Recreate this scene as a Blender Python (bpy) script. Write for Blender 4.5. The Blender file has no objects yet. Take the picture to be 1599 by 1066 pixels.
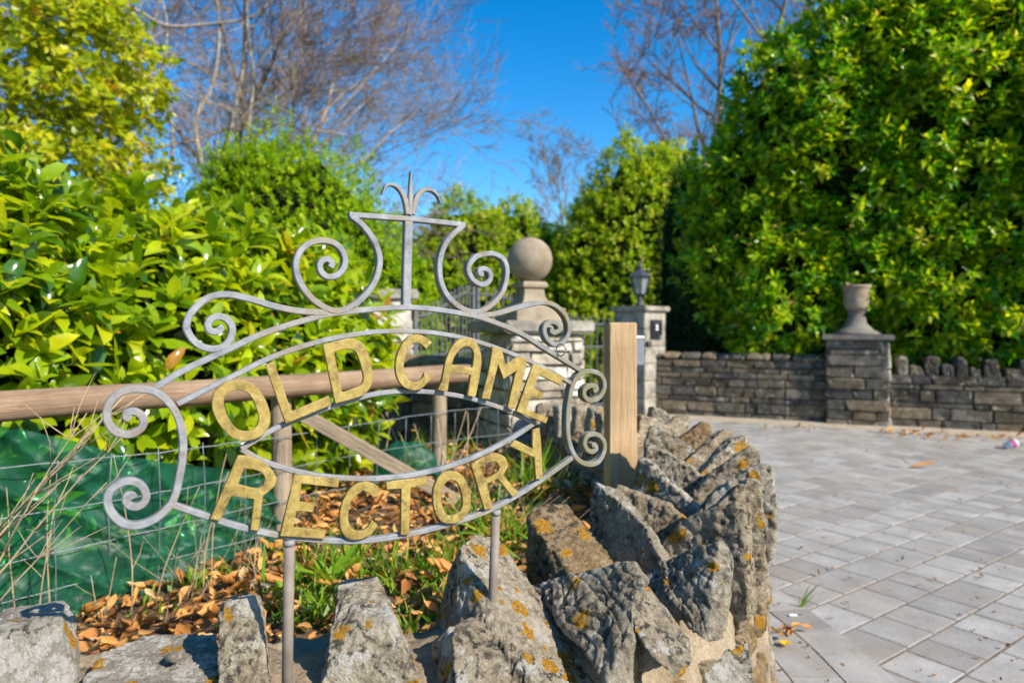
import bpy, bmesh, math, random
import numpy as np
from mathutils import Vector, Matrix, noise
from mathutils.geometry import intersect_point_line

# ------------------------------------------------------------------ camera, world, sun
scene = bpy.context.scene
C = scene.collection
FPX, CX, HOR, CAMZ = 1066.0, 799.5, 512.0, 1.25
cam_d = bpy.data.cameras.new('camera')
cam = bpy.data.objects.new('camera', cam_d); C.objects.link(cam)
cam.location = (0, 0, CAMZ); cam.rotation_euler = (math.radians(90), 0, 0)
cam_d.sensor_width = 36; cam_d.lens = 24.0
cam_d.shift_y = -21 / 1599
cam_d.clip_start = 0.05; cam_d.clip_end = 3000
cam_d.dof.use_dof = True; cam_d.dof.focus_distance = 1.20; cam_d.dof.aperture_fstop = 3.8
scene.camera = cam

SUN_AZ, SUN_EL = math.radians(-39), math.radians(36)       # azimuth measured from +X
tosun = Vector((math.cos(SUN_EL) * math.cos(SUN_AZ), math.cos(SUN_EL) * math.sin(SUN_AZ), math.sin(SUN_EL)))
world = bpy.data.worlds.new('World'); scene.world = world; world.use_nodes = True
wn, wl = world.node_tree.nodes, world.node_tree.links
for n in list(wn): wn.remove(n)
sky = wn.new('ShaderNodeTexSky'); sky.sky_type = 'NISHITA'; sky.sun_disc = False
sky.sun_elevation = SUN_EL; sky.sun_rotation = math.pi / 2 - SUN_AZ
sky.air_density = 1.0; sky.dust_density = 0.25; sky.ozone_density = 3.0
hs = wn.new('ShaderNodeHueSaturation'); hs.inputs['Saturation'].default_value = 1.45
bg = wn.new('ShaderNodeBackground'); bg.inputs['Strength'].default_value = 0.135
wo = wn.new('ShaderNodeOutputWorld')
wl.new(sky.outputs[0], hs.inputs['Color']); wl.new(hs.outputs[0], bg.inputs[0]); wl.new(bg.outputs[0], wo.inputs[0])
sun_d = bpy.data.lights.new('sun', 'SUN'); sun_d.energy = 4.95; sun_d.angle = math.radians(0.5); sun_d.color = (1.0, 0.93, 0.82)
sun = bpy.data.objects.new('sun', sun_d); C.objects.link(sun)
sun.rotation_euler = tosun.to_track_quat('Z', 'Y').to_euler(); sun.location = tosun * 30
vs = scene.view_settings
vs.view_transform = 'Standard'; vs.look = 'None'; vs.gamma = 1; vs.use_curve_mapping = False; vs.exposure = 0.68

rnd = random.Random(7)
R = np.random.default_rng(11)

def P(px, py, d):
    return Vector(((px - CX) / FPX * d, d, CAMZ + (HOR - py) / FPX * d))

# ------------------------------------------------------------------ object helpers
def tag(o, label=None, cat=None, group=None, kind=None):
    if label: o['label'] = label
    if cat: o['category'] = cat
    if group: o['group'] = group
    if kind: o['kind'] = kind
    return o

def thing(name, label, cat, loc=(0, 0, 0), group=None):
    o = bpy.data.objects.new(name, None); C.objects.link(o)
    o.location = loc; o.empty_display_size = 0.1
    return tag(o, label, cat, group)

def link(name, me, mat=None, parent=None, M=None, smooth=None):
    """one mesh object; M is its world matrix, kept under the parent"""
    o = bpy.data.objects.new(name, me); C.objects.link(o)
    if mat is not None and not me.materials: me.materials.append(mat)
    if smooth is not None:
        me.polygons.foreach_set('use_smooth', [smooth] * len(me.polygons))
    if M is not None: o.matrix_world = M
    if parent is not None:
        o.parent = parent
        pm = Matrix.Translation(parent.location)
        if parent.parent is not None: pm = Matrix.Identity(4)
        o.matrix_parent_inverse = pm.inverted()
    return o

def subpart(name, me, mat, part, smooth=None):
    """child of a part whose own matrix is the identity in world space"""
    o = bpy.data.objects.new(name, me); C.objects.link(o)
    if mat is not None and not me.materials: me.materials.append(mat)
    if smooth is not None: me.polygons.foreach_set('use_smooth', [smooth] * len(me.polygons))
    o.parent = part
    return o

def mesh_np(name, V, F, attr=None):
    """V (n,3); F (m,k) all faces of one size"""
    V = np.asarray(V, dtype=np.float32); F = np.asarray(F, dtype=np.int32)
    me = bpy.data.meshes.new(name)
    k = F.shape[1]
    me.vertices.add(len(V)); me.vertices.foreach_set('co', V.ravel())
    me.loops.add(F.size); me.loops.foreach_set('vertex_index', F.ravel())
    me.polygons.add(len(F)); me.polygons.foreach_set('loop_start', np.arange(len(F), dtype=np.int32) * k)
    me.polygons.foreach_set('loop_total', np.full(len(F), k, dtype=np.int32))
    me.update(calc_edges=True)
    if attr is not None:
        a = me.attributes.new('rnd', 'FLOAT', 'POINT'); a.data.foreach_set('value', np.asarray(attr, dtype=np.float32))
    return me

def mesh_py(name, V, F):
    me = bpy.data.meshes.new(name); me.from_pydata([tuple(v) for v in V], [], F); me.update(); return me

def bm_mesh(name, bm):
    me = bpy.data.meshes.new(name); bm.to_mesh(me); bm.free(); return me

def catmull(pts, n=8, closed=False):
    pts = [np.array(p, dtype=float) for p in pts]
    out = []
    m = len(pts)
    rng = range(m) if closed else range(m - 1)
    for i in rng:
        if closed:
            p0, p1, p2, p3 = pts[(i - 1) % m], pts[i], pts[(i + 1) % m], pts[(i + 2) % m]
        else:
            p1, p2 = pts[i], pts[i + 1]
            p0 = pts[i - 1] if i > 0 else 2 * p1 - p2
            p3 = pts[i + 2] if i + 2 < m else 2 * p2 - p1
        for j in range(n):
            t = j / n
            out.append(0.5 * (2 * p1 + (p2 - p0) * t + (2 * p0 - 5 * p1 + 4 * p2 - p3) * t * t + (3 * p1 - p0 - 3 * p2 + p3) * t ** 3))
    if not closed: out.append(pts[-1])
    return np.array(out)

def tube(path, radii, sides=8, cap=True):
    """verts, quads of a tube along path (n,3)"""
    path = [Vector(p) for p in path]; n = len(path)
    if not hasattr(radii, '__len__'): radii = [radii] * n
    V, F = [], []
    t0 = (path[1] - path[0]).normalized()
    ref = Vector((0, 0, 1)) if abs(t0.z) < 0.9 else Vector((1, 0, 0))
    u = t0.cross(ref).normalized()
    for i in range(n):
        t = (path[min(i + 1, n - 1)] - path[max(i - 1, 0)]).normalized()
        u = (u - t * u.dot(t)); u = u.normalized() if u.length > 1e-6 else t.orthogonal().normalized()
        w = t.cross(u)
        for k in range(sides):
            a = 2 * math.pi * k / sides
            V.append(path[i] + (u * math.cos(a) + w * math.sin(a)) * radii[i])
    for i in range(n - 1):
        for k in range(sides):
            F.append((i * sides + k, i * sides + (k + 1) % sides, (i + 1) * sides + (k + 1) % sides, (i + 1) * sides + k))
    if cap:
        F.append(tuple(range(sides - 1, -1, -1))); F.append(tuple((n - 1) * sides + k for k in range(sides)))
    return V, F

def lathe(profile, sides=24, rot=0.0, center=(0, 0)):
    V, F = [], []
    for r, z in profile:
        for k in range(sides):
            a = rot + 2 * math.pi * k / sides
            V.append((center[0] + r * math.cos(a), center[1] + r * math.sin(a), z))
    n = len(profile)
    for i in range(n - 1):
        for k in range(sides):
            F.append((i * sides + k, i * sides + (k + 1) % sides, (i + 1) * sides + (k + 1) % sides, (i + 1) * sides + k))
    F.append(tuple(range(sides - 1, -1, -1))); F.append(tuple((n - 1) * sides + k for k in range(sides)))
    return V, F

def box_bm(sx, sy, sz, bevel=0.0, seg=1):
    bm = bmesh.new(); bmesh.ops.create_cube(bm, size=1.0)
    bmesh.ops.scale(bm, vec=(sx, sy, sz), verts=bm.verts)
    if bevel: bmesh.ops.bevel(bm, geom=bm.edges[:], offset=bevel, segments=seg, affect='EDGES', profile=0.5)
    return bm

# ------------------------------------------------------------------ materials
def nodes_of(name):
    m = bpy.data.materials.new(name); m.use_nodes = True
    nt = m.node_tree
    for n in list(nt.nodes): nt.nodes.remove(n)
    out = nt.nodes.new('ShaderNodeOutputMaterial')
    b = nt.nodes.new('ShaderNodeBsdfPrincipled')
    nt.links.new(b.outputs[0], out.inputs[0])
    return m, nt, b, out

def N(nt, t, **kw):
    n = nt.nodes.new(t)
    for k, v in kw.items():
        if k in n.inputs.keys(): n.inputs[k].default_value = v
        else: setattr(n, k, v)
    return n

def ramp(nt, fac, stops, interp='LINEAR'):
    r = nt.nodes.new('ShaderNodeValToRGB'); r.color_ramp.interpolation = interp
    while len(r.color_ramp.elements) < len(stops): r.color_ramp.elements.new(0.5)
    for e, (p, c) in zip(r.color_ramp.elements, stops):
        e.position = p; e.color = (c[0], c[1], c[2], 1) if hasattr(c, '__len__') else (c, c, c, 1)
    nt.links.new(fac, r.inputs[0]); return r.outputs[0]

def mix(nt, fac, a, b, mode='MIX'):
    m = nt.nodes.new('ShaderNodeMix'); m.data_type = 'RGBA'; m.blend_type = mode
    for sock, v in ((m.inputs[0], fac), (m.inputs[6], a), (m.inputs[7], b)):
        if isinstance(v, bpy.types.NodeSocket): nt.links.new(v, sock)
        elif hasattr(v, '__len__'): sock.default_value = (*v, 1)
        else: sock.default_value = v
    return m.outputs[2]

def pos(nt, scale=(1, 1, 1), obj=False):
    if obj:
        s = nt.nodes.new('ShaderNodeTexCoord').outputs['Object']
    else:
        s = nt.nodes.new('ShaderNodeNewGeometry').outputs['Position']
    mp = nt.nodes.new('ShaderNodeMapping'); mp.inputs['Scale'].default_value = scale
    nt.links.new(s, mp.inputs[0]); return mp.outputs[0]

def noise_n(nt, vec, scale, detail=4, rough=0.55, dist=0.0):
    n = N(nt, 'ShaderNodeTexNoise', Scale=scale, Detail=detail, Roughness=rough, Distortion=dist)
    nt.links.new(vec, n.inputs['Vector']); return n.outputs[0]

def voro(nt, vec, scale, feature='F1', out=0):
    n = nt.nodes.new('ShaderNodeTexVoronoi'); n.feature = feature; n.inputs['Scale'].default_value = scale
    nt.links.new(vec, n.inputs['Vector']); return n.outputs[out]

def bump(nt, b, height, strength=0.5, dist=0.01):
    n = N(nt, 'ShaderNodeBump', Strength=strength, Distance=dist)
    nt.links.new(height, n.inputs['Height']); nt.links.new(n.outputs[0], b.inputs['Normal'])

def math_n(nt, op, a, b=None):
    m = nt.nodes.new('ShaderNodeMath'); m.operation = op
    for i, v in enumerate((a, b)):
        if v is None: continue
        if isinstance(v, bpy.types.NodeSocket): nt.links.new(v, m.inputs[i])
        else: m.inputs[i].default_value = v
    return m.outputs[0]

def m_lichen_stone(name, base=((0.22, 0.175, 0.118), (0.50, 0.425, 0.31), (0.70, 0.62, 0.485)), white=0.55, orange=0.70, dark=0.545):
    m, nt, b, o = nodes_of(name)
    v = pos(nt)
    oi = nt.nodes.new('ShaderNodeObjectInfo').outputs['Random']
    n1 = math_n(nt, 'ADD', math_n(nt, 'MULTIPLY', noise_n(nt, v, 20, 8, 0.7), 0.45), math_n(nt, 'MULTIPLY', noise_n(nt, v, 85, 8, 0.75), 0.55))
    col = ramp(nt, n1, [(0.38, base[0]), (0.49, base[1]), (0.62, base[2])])
    tint = ramp(nt, oi, [(0, (0.78, 0.72, 0.64)), (0.5, (1, 0.97, 0.92)), (1, (0.92, 0.95, 1.0))])
    col = mix(nt, 1.0, col, tint, 'MULTIPLY')
    # fine black mottling, deepened to paint in the shade of small pits
    nd = noise_n(nt, v, 70, 5, 0.6); big = noise_n(nt, v, 9, 3, 0.5)
    dk = math_n(nt, 'MULTIPLY', ramp(nt, nd, [(dark - 0.05, 0), (dark + 0.04, 1)]), ramp(nt, big, [(0.42, 0), (0.58, 1)]))
    col = mix(nt, math_n(nt, 'MULTIPLY', dk, 0.85), col, (0.035, 0.033, 0.032))
    # white lichen
    nw = noise_n(nt, v, 17, 9, 0.72, 0.0); nw2 = noise_n(nt, v, 150, 4, 0.7)
    w = math_n(nt, 'ADD', nw, math_n(nt, 'MULTIPLY', math_n(nt, 'SUBTRACT', nw2, 0.5), 0.25))
    col = mix(nt, math_n(nt, 'MULTIPLY', ramp(nt, w, [(white, 0), (white + 0.035, 1)]), 0.8), col, (0.68, 0.63, 0.54))
    # orange lichen rosettes
    vo = nt.nodes.new('ShaderNodeTexVoronoi'); vo.inputs['Scale'].default_value = 23
    wob = nt.nodes.new('ShaderNodeVectorMath'); wob.operation = 'MULTIPLY_ADD'
    nv = N(nt, 'ShaderNodeTexNoise', Scale=60.0, Detail=3.0); nt.links.new(v, nv.inputs['Vector'])
    nt.links.new(nv.outputs[1], wob.inputs[0]); wob.inputs[1].default_value = (0.02, 0.02, 0.02); nt.links.new(v, wob.inputs[2])
    nt.links.new(wob.outputs[0], vo.inputs['Vector'])
    sep = nt.nodes.new('ShaderNodeSeparateColor'); nt.links.new(vo.outputs['Color'], sep.inputs[0])
    pick = ramp(nt, sep.outputs[0], [(orange, 0), (orange + 0.01, 1)])
    rad = math_n(nt, 'MULTIPLY', math_n(nt, 'ADD', sep.outputs[1], 0.35), 0.40)
    spot = math_n(nt, 'LESS_THAN', vo.outputs['Distance'], rad)
    ocol = ramp(nt, noise_n(nt, v, 160, 2), [(0.35, (0.42, 0.17, 0.012)), (0.62, (0.60, 0.33, 0.03))])
    brk = ramp(nt, noise_n(nt, v, 110, 3, 0.6), [(0.36, 0), (0.44, 1)])
    col = mix(nt, math_n(nt, 'MULTIPLY', math_n(nt, 'MULTIPLY', pick, spot), brk), col, ocol)
    nt.links.new(col, b.inputs['Base Color']); b.inputs['Roughness'].default_value = 0.92
    b.inputs['Specular IOR Level'].default_value = 0.2
    h = math_n(nt, 'ADD', noise_n(nt, v, 60, 9, 0.75), math_n(nt, 'MULTIPLY', noise_n(nt, v, 200, 4, 0.6), 0.3))
    bump(nt, b, h, 1.0, 0.022)
    return m

def m_masonry(name, cols, bs=0.6, sc=9.0):
    m, nt, b, o = nodes_of(name)
    v = pos(nt); oi = nt.nodes.new('ShaderNodeObjectInfo').outputs['Random']
    col = ramp(nt, oi, [(i / (len(cols) - 1), c) for i, c in enumerate(cols)])
    n1 = noise_n(nt, v, sc, 7, 0.65)
    col = mix(nt, 1.0, col, ramp(nt, n1, [(0.3, 0.30), (0.5, 0.95), (0.72, 1.6)]), 'MULTIPLY')
    n2 = noise_n(nt, v, sc * 1.6, 5, 0.7)
    col = mix(nt, ramp(nt, n2, [(0.58, 0), (0.66, 0.65)]), col, (0.46, 0.41, 0.33))
    nt.links.new(col, b.inputs['Base Color']); b.inputs['Roughness'].default_value = 0.93
    b.inputs['Specular IOR Level'].default_value = 0.2
    bump(nt, b, noise_n(nt, v, sc * 4, 6, 0.65), bs, 0.015)
    return m

def m_mortar(name, c0=(0.19, 0.14, 0.088), c1=(0.38, 0.30, 0.20)):
    m, nt, b, o = nodes_of(name)
    v = pos(nt)
    n1 = noise_n(nt, v, 14, 6, 0.6); n2 = noise_n(nt, v, 150, 4, 0.6)
    col = ramp(nt, n1, [(0.3, c0), (0.65, c1)])
    col = mix(nt, 0.5, col, ramp(nt, n2, [(0.3, 0.35), (0.6, 1.0)]), 'MULTIPLY')
    nt.links.new(col, b.inputs['Base Color']); b.inputs['Roughness'].default_value = 0.95
    b.inputs['Specular IOR Level'].default_value = 0.15
    bump(nt, b, math_n(nt, 'ADD', n2, noise_n(nt, v, 40, 4)), 0.6, 0.006)
    return m

def m_plain(name, c0, c1, scale=12.0, rough=0.7, metal=0.0, bstr=0.3, bd=0.004, obj=False, stretch=(1, 1, 1), spec=0.4):
    m, nt, b, o = nodes_of(name)
    v = pos(nt, stretch, obj)
    n1 = noise_n(nt, v, scale, 6, 0.62)
    nt.links.new(ramp(nt, n1, [(0.3, c0), (0.7, c1)]), b.inputs['Base Color'])
    b.inputs['Roughness'].default_value = rough; b.inputs['Metallic'].default_value = metal
    b.inputs['Specular IOR Level'].default_value = spec
    bump(nt, b, noise_n(nt, v, scale * 4, 5, 0.6), bstr, bd)
    return m

def m_iron():
    m, nt, b, o = nodes_of('weathered_grey_iron_paint')
    v = pos(nt)
    n1 = noise_n(nt, v, 40, 6, 0.65)
    col = ramp(nt, n1, [(0.3, (0.14, 0.145, 0.155)), (0.55, (0.25, 0.255, 0.265)), (0.78, (0.36, 0.355, 0.35))])
    n2 = noise_n(nt, v, 11, 5, 0.7)
    col = mix(nt, ramp(nt, n2, [(0.49, 0), (0.63, 0.75)]), col, (0.25, 0.195, 0.14))
    n6 = noise_n(nt, v, 33, 6, 0.75)
    col = mix(nt, ramp(nt, n6, [(0.60, 0), (0.68, 0.7)]), col, (0.20, 0.115, 0.06))
    # algae and rust in the sheltered right hand scrolls, growing on the metal
    sx = nt.nodes.new('ShaderNodeSeparateXYZ'); nt.links.new(v, sx.inputs[0])
    al = math_n(nt, 'MULTIPLY', ramp(nt, sx.outputs[0], [(0.0, 0), (0.12, 1)]), ramp(nt, noise_n(nt, v, 26, 5, 0.7), [(0.36, 0.15), (0.55, 0.9)]))
    col = mix(nt, al, col, (0.17, 0.15, 0.075))
    n3 = noise_n(nt, v, 170, 3, 0.6)
    col = mix(nt, ramp(nt, n3, [(0.66, 0), (0.72, 0.8)]), col, (0.06, 0.05, 0.045))
    nt.links.new(col, b.inputs['Base Color']); b.inputs['Roughness'].default_value = 0.62
    b.inputs['Specular IOR Level'].default_value = 0.4
    bump(nt, b, math_n(nt, 'ADD', noise_n(nt, v, 90, 5, 0.6), n1), 0.45, 0.0022)
    return m

def m_gold():
    m, nt, b, o = nodes_of('worn_gold_paint')
    v = pos(nt)
    n1 = noise_n(nt, v, 38, 9, 0.75)
    col = ramp(nt, n1, [(0.32, (0.13, 0.085, 0.02)), (0.48, (0.31, 0.215, 0.05)), (0.66, (0.45, 0.335, 0.095))])
    n2 = noise_n(nt, v, 130, 4, 0.7); n4 = noise_n(nt, v, 12, 4)
    pit = math_n(nt, 'MULTIPLY', ramp(nt, n2, [(0.54, 0), (0.63, 1)]), ramp(nt, n4, [(0.42, 0.15), (0.6, 0.9)]))
    col = mix(nt, pit, col, (0.12, 0.09, 0.035))
    n5 = noise_n(nt, v, 210, 2, 0.5)
    col = mix(nt, ramp(nt, n5, [(0.70, 0), (0.74, 0.6)]), col, (0.68, 0.60, 0.36))
    nt.links.new(col, b.inputs['Base Color'])
    b.inputs['Metallic'].default_value = 0.2; b.inputs['Roughness'].default_value = 0.6
    bump(nt, b, math_n(nt, 'ADD', n1, math_n(nt, 'MULTIPLY', n2, 0.6)), 0.5, 0.0025)
    return m

def m_wood(name, c0, c1, c2, axis='Z', scale=9.0):
    m, nt, b, o = nodes_of(name)
    st = {'X': (0.06, 1, 1), 'Y': (1, 0.06, 1), 'Z': (1, 1, 0.06)}[axis]
    v = pos(nt, st, True)
    n1 = noise_n(nt, v, scale * 9, 8, 0.7, 1.2)
    col = ramp(nt, n1, [(0.28, c0), (0.5, c1), (0.72, c2)])
    v2 = pos(nt, (1, 1, 1), True)
    col = mix(nt, ramp(nt, noise_n(nt, v2, 5, 4), [(0.4, 0.45), (0.65, 0)]), col, tuple(x * 0.6 for x in c0))
    nt.links.new(col, b.inputs['Base Color']); b.inputs['Roughness'].default_value = 0.8
    b.inputs['Specular IOR Level'].default_value = 0.25
    bump(nt, b, n1, 0.8, 0.008)
    return m

def m_leaf(name, stops, rough=0.38, trans=0.35, spec=0.5, tcol=1.25, vein=False):
    m, nt, b, o = nodes_of(name)
    at = nt.nodes.new('ShaderNodeAttribute'); at.attribute_name = 'rnd'
    col = ramp(nt, at.outputs['Fac'], stops)
    v = pos(nt)
    col = mix(nt, 0.6, col, ramp(nt, noise_n(nt, v, 14, 4), [(0.3, 0.6), (0.7, 1.3)]), 'MULTIPLY')
    nt.links.new(col, b.inputs['Base Color'])
    b.inputs['Roughness'].default_value = rough; b.inputs['Specular IOR Level'].default_value = spec
    t = nt.nodes.new('ShaderNodeBsdfTranslucent')
    nt.links.new(mix(nt, 1.0, col, (tcol * 1.15, tcol * 1.1, tcol * 0.5), 'MULTIPLY'), t.inputs[0])
    ms = nt.nodes.new('ShaderNodeMixShader'); ms.inputs[0].default_value = trans
    nt.links.new(b.outputs[0], ms.inputs[1]); nt.links.new(t.outputs[0], ms.inputs[2]); nt.links.new(ms.outputs[0], o.inputs[0])
    if vein: bump(nt, b, noise_n(nt, v, 45, 3), 0.25, 0.004)
    return m

M = {}
M['lichen'] = m_lichen_stone('lichen_covered_limestone')
M['lichen_white'] = m_lichen_stone('white_crusted_limestone', base=((0.26, 0.23, 0.185), (0.46, 0.42, 0.35), (0.62, 0.57, 0.49)), white=0.50, orange=0.60, dark=0.62)
M['lichen_orange'] = m_lichen_stone('orange_spotted_limestone', white=0.56, orange=0.34, dark=0.545)
M['rough_stone'] = m_lichen_stone('dark_rough_limestone', base=((0.15, 0.113, 0.07), (0.44, 0.36, 0.245), (0.68, 0.585, 0.435)), white=0.585, orange=0.86, dark=0.54)
M['ochre_stone'] = m_lichen_stone('ochre_limestone', base=((0.14, 0.09, 0.045), (0.38, 0.26, 0.13), (0.54, 0.44, 0.29)), white=0.63, orange=0.8)
M['mortar'] = m_mortar('sandy_mortar')
M['mortar_grey'] = m_mortar('grey_mortar', (0.13, 0.11, 0.085), (0.26, 0.22, 0.17))
M['wallstone'] = m_masonry('old_wall_stone', [(0.05, 0.043, 0.033), (0.12, 0.095, 0.06), (0.08, 0.073, 0.062), (0.20, 0.15, 0.09), (0.052, 0.05, 0.046), (0.17, 0.145, 0.11)])  # tones darkened so the far wall's shade is in the colour
M['pillarstone'] = m_masonry('pale_pillar_stone', [(0.42, 0.37, 0.29), (0.50, 0.46, 0.39), (0.36, 0.30, 0.22), (0.55, 0.52, 0.46)])
M['ashlar'] = m_masonry('dressed_stone', [(0.27, 0.24, 0.195), (0.32, 0.29, 0.24)], 0.3, 7)
M['cast'] = m_plain('weathered_cast_stone', (0.19, 0.145, 0.095), (0.38, 0.31, 0.22), 7.0, 0.9, bstr=0.25, bd=0.006, spec=0.2)
M['cast_grey'] = m_plain('grey_cast_stone', (0.12, 0.105, 0.09), (0.25, 0.22, 0.18), 6.0, 0.9, bstr=0.25, bd=0.006, spec=0.2)
M['iron'] = m_iron(); M['gold'] = m_gold()
M['post_iron'] = m_plain('rusty_post_paint', (0.15, 0.115, 0.085), (0.26, 0.21, 0.17), 30, 0.7, bstr=0.3, bd=0.002)
M['gate_iron'] = m_plain('grey_gate_paint', (0.06, 0.064, 0.068), (0.14, 0.14, 0.145), 20, 0.6)
M['black'] = m_plain('black_paint', (0.012, 0.013, 0.016), (0.025, 0.027, 0.03), 15, 0.4)
M['lantern'] = m_plain('dark_lantern_metal', (0.03, 0.035, 0.045), (0.06, 0.07, 0.085), 15, 0.45)
M['white'] = m_plain('white_plastic', (0.7, 0.7, 0.7), (0.8, 0.8, 0.8), 15, 0.4)
M['pink'] = m_plain('pink_print', (0.55, 0.06, 0.16), (0.65, 0.10, 0.22), 15, 0.4)
M['grey_box'] = m_plain('grey_plastic', (0.16, 0.18, 0.21), (0.22, 0.24, 0.28), 15, 0.5)
M['rail_wood'] = m_wood('weathered_rail_wood', (0.17, 0.105, 0.06), (0.34, 0.225, 0.135), (0.45, 0.32, 0.21), 'X')
M['fence_wood'] = m_wood('weathered_post_wood', (0.20, 0.145, 0.09), (0.36, 0.275, 0.18), (0.46, 0.37, 0.26), 'Z')
M['new_wood'] = m_wood('pale_sawn_wood', (0.44, 0.265, 0.125), (0.58, 0.385, 0.205), (0.64, 0.45, 0.265), 'Z', 5)
M['wire'] = m_plain('galvanised_wire', (0.16, 0.18, 0.19), (0.30, 0.32, 0.33), 30, 0.5, metal=0.4)
M['bark'] = m_plain('grey_brown_bark', (0.10, 0.075, 0.055), (0.28, 0.22, 0.165), 8, 0.9, bstr=0.6, bd=0.02)
M['bark_pale'] = m_plain('pale_grey_bark', (0.20, 0.165, 0.13), (0.42, 0.36, 0.29), 8, 0.9, bstr=0.6, bd=0.02)
M['twig'] = m_plain('reddish_twig_bark', (0.14, 0.080, 0.052), (0.24, 0.145, 0.095), 3, 0.85, bstr=0.1)
M['twig_pale'] = m_plain('tan_twig_bark', (0.22, 0.15, 0.10), (0.36, 0.27, 0.19), 3, 0.85, bstr=0.1)
M['dry'] = m_plain('dry_stalk', (0.30, 0.20, 0.11), (0.54, 0.41, 0.25), 20, 0.8, bstr=0.2)
M['dark_twig'] = m_plain('dark_dead_twig', (0.035, 0.022, 0.016), (0.09, 0.055, 0.035), 20, 0.8, bstr=0.2)
M['shoot'] = m_plain('green_brown_shoot', (0.12, 0.13, 0.035), (0.22, 0.17, 0.07), 10, 0.7, bstr=0.1)
M['core'] = m_plain('painted_hedge_gloom', (0.010, 0.016, 0.006), (0.022, 0.034, 0.010), 14, 0.95, bstr=1.0, bd=0.05, spec=0.05)  # near-black fill, paints the darkness inside the hedges
M['laurel'] = m_leaf('laurel_leaf', [(0, (0.06, 0.16, 0.008)), (0.35, (0.23, 0.36, 0.008)), (0.7, (0.43, 0.51, 0.008)), (0.95, (0.56, 0.56, 0.012)), (1, (0.50, 0.24, 0.03))], 0.20, 0.46, 0.8, vein=True)
M['laurel_far'] = m_leaf('hedge_laurel_leaf', [(0, (0.025, 0.15, 0.006)), (0.32, (0.12, 0.33, 0.006)), (0.58, (0.38, 0.52, 0.008)), (0.96, (0.66, 0.64, 0.014)), (1, (0.55, 0.36, 0.18))], 0.26, 0.52, 0.42)
M['yellow_tree'] = m_leaf('yellow_green_leaf', [(0, (0.10, 0.17, 0.006)), (0.35, (0.34, 0.42, 0.008)), (0.75, (0.58, 0.56, 0.012)), (0.95, (0.46, 0.38, 0.03)), (1, (0.50, 0.20, 0.04))], 0.35, 0.5)
M['shrub'] = m_leaf('bright_shrub_leaf', [(0, (0.10, 0.25, 0.003)), (0.5, (0.29, 0.45, 0.004)), (1, (0.50, 0.56, 0.006))], 0.45, 0.45, 0.25)
M['hedge_lit'] = m_leaf('flowering_hedge_leaf', [(0, (0.09, 0.17, 0.005)), (0.4, (0.26, 0.43, 0.006)), (0.75, (0.52, 0.56, 0.014)), (1, (0.72, 0.60, 0.20))], 0.45, 0.5, 0.25)
M['conifer'] = m_leaf('dark_conifer_spray', [(0, (0.015, 0.055, 0.018)), (1, (0.05, 0.115, 0.035))], 0.6, 0.1, 0.2)
M['litter'] = m_leaf('fallen_dead_leaf', [(0, (0.18, 0.07, 0.022)), (0.25, (0.42, 0.17, 0.04)), (0.55, (0.66, 0.31, 0.085)), (0.9, (0.72, 0.42, 0.14)), (1, (0.70, 0.54, 0.32))], 0.6, 0.25, 0.3, 1.0)
M['grass'] = m_leaf('grass_blade', [(0, (0.06, 0.15, 0.010)), (0.5, (0.17, 0.32, 0.015)), (0.75, (0.30, 0.40, 0.03)), (0.88, (0.42, 0.40, 0.10)), (1, (0.55, 0.44, 0.24))], 0.45, 0.4, 0.3)
M['petal'] = m_leaf('yellow_petal', [(0, (0.75, 0.45, 0.01)), (1, (0.80, 0.55, 0.02))], 0.5, 0.3, 0.3)

def m_soil():
    m, nt, b, o = nodes_of('leaf_mould_soil'); v = pos(nt)
    n1 = noise_n(nt, v, 18, 7, 0.7)
    nt.links.new(ramp(nt, n1, [(0.3, (0.045, 0.030, 0.018)), (0.5, (0.14, 0.085, 0.045)), (0.7, (0.26, 0.16, 0.08))]), b.inputs['Base Color'])
    b.inputs['Roughness'].default_value = 0.95; bump(nt, b, noise_n(nt, v, 60, 6, 0.7), 0.9, 0.02); return m
M['soil'] = m_soil()

def m_paver():
    m, nt, b, o = nodes_of('grey_paving_block'); v = pos(nt)
    oi = nt.nodes.new('ShaderNodeObjectInfo').outputs['Random']
    at = nt.nodes.new('ShaderNodeAttribute'); at.attribute_name = 'rnd'
    k = math_n(nt, 'FRACT', math_n(nt, 'ADD', oi, at.outputs['Fac']))
    col = ramp(nt, k, [(0, (0.255, 0.235, 0.21)), (0.5, (0.325, 0.305, 0.275)), (1, (0.385, 0.362, 0.33))])
    col = mix(nt, 1.0, col, ramp(nt, noise_n(nt, v, 5, 7, 0.65), [(0.3, 0.72), (0.7, 1.15)]), 'MULTIPLY')
    dirt = ramp(nt, noise_n(nt, v, 2.3, 6, 0.7, 0.6), [(0.46, 0), (0.70, 0.65)])
    col = mix(nt, dirt, col, (0.29, 0.235, 0.18))
    sp = ramp(nt, noise_n(nt, v, 60, 3, 0.6), [(0.66, 0), (0.72, 0.6)])
    col = mix(nt, sp, col, (0.12, 0.10, 0.085))
    nt.links.new(col, b.inputs['Base Color']); b.inputs['Roughness'].default_value = 0.85
    b.inputs['Specular IOR Level'].default_value = 0.3
    bump(nt, b, noise_n(nt, v, 55, 6, 0.6), 0.4, 0.006); return m
M['paver'] = m_paver()
M['sand'] = m_plain('sandy_joint', (0.13, 0.10, 0.075), (0.27, 0.215, 0.165), 9, 0.95, bstr=0.7, bd=0.01, spec=0.15)
M['verge'] = m_plain('sandy_verge', (0.30, 0.24, 0.175), (0.46, 0.385, 0.29), 5, 0.95, bstr=0.5, bd=0.01, spec=0.15)
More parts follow.
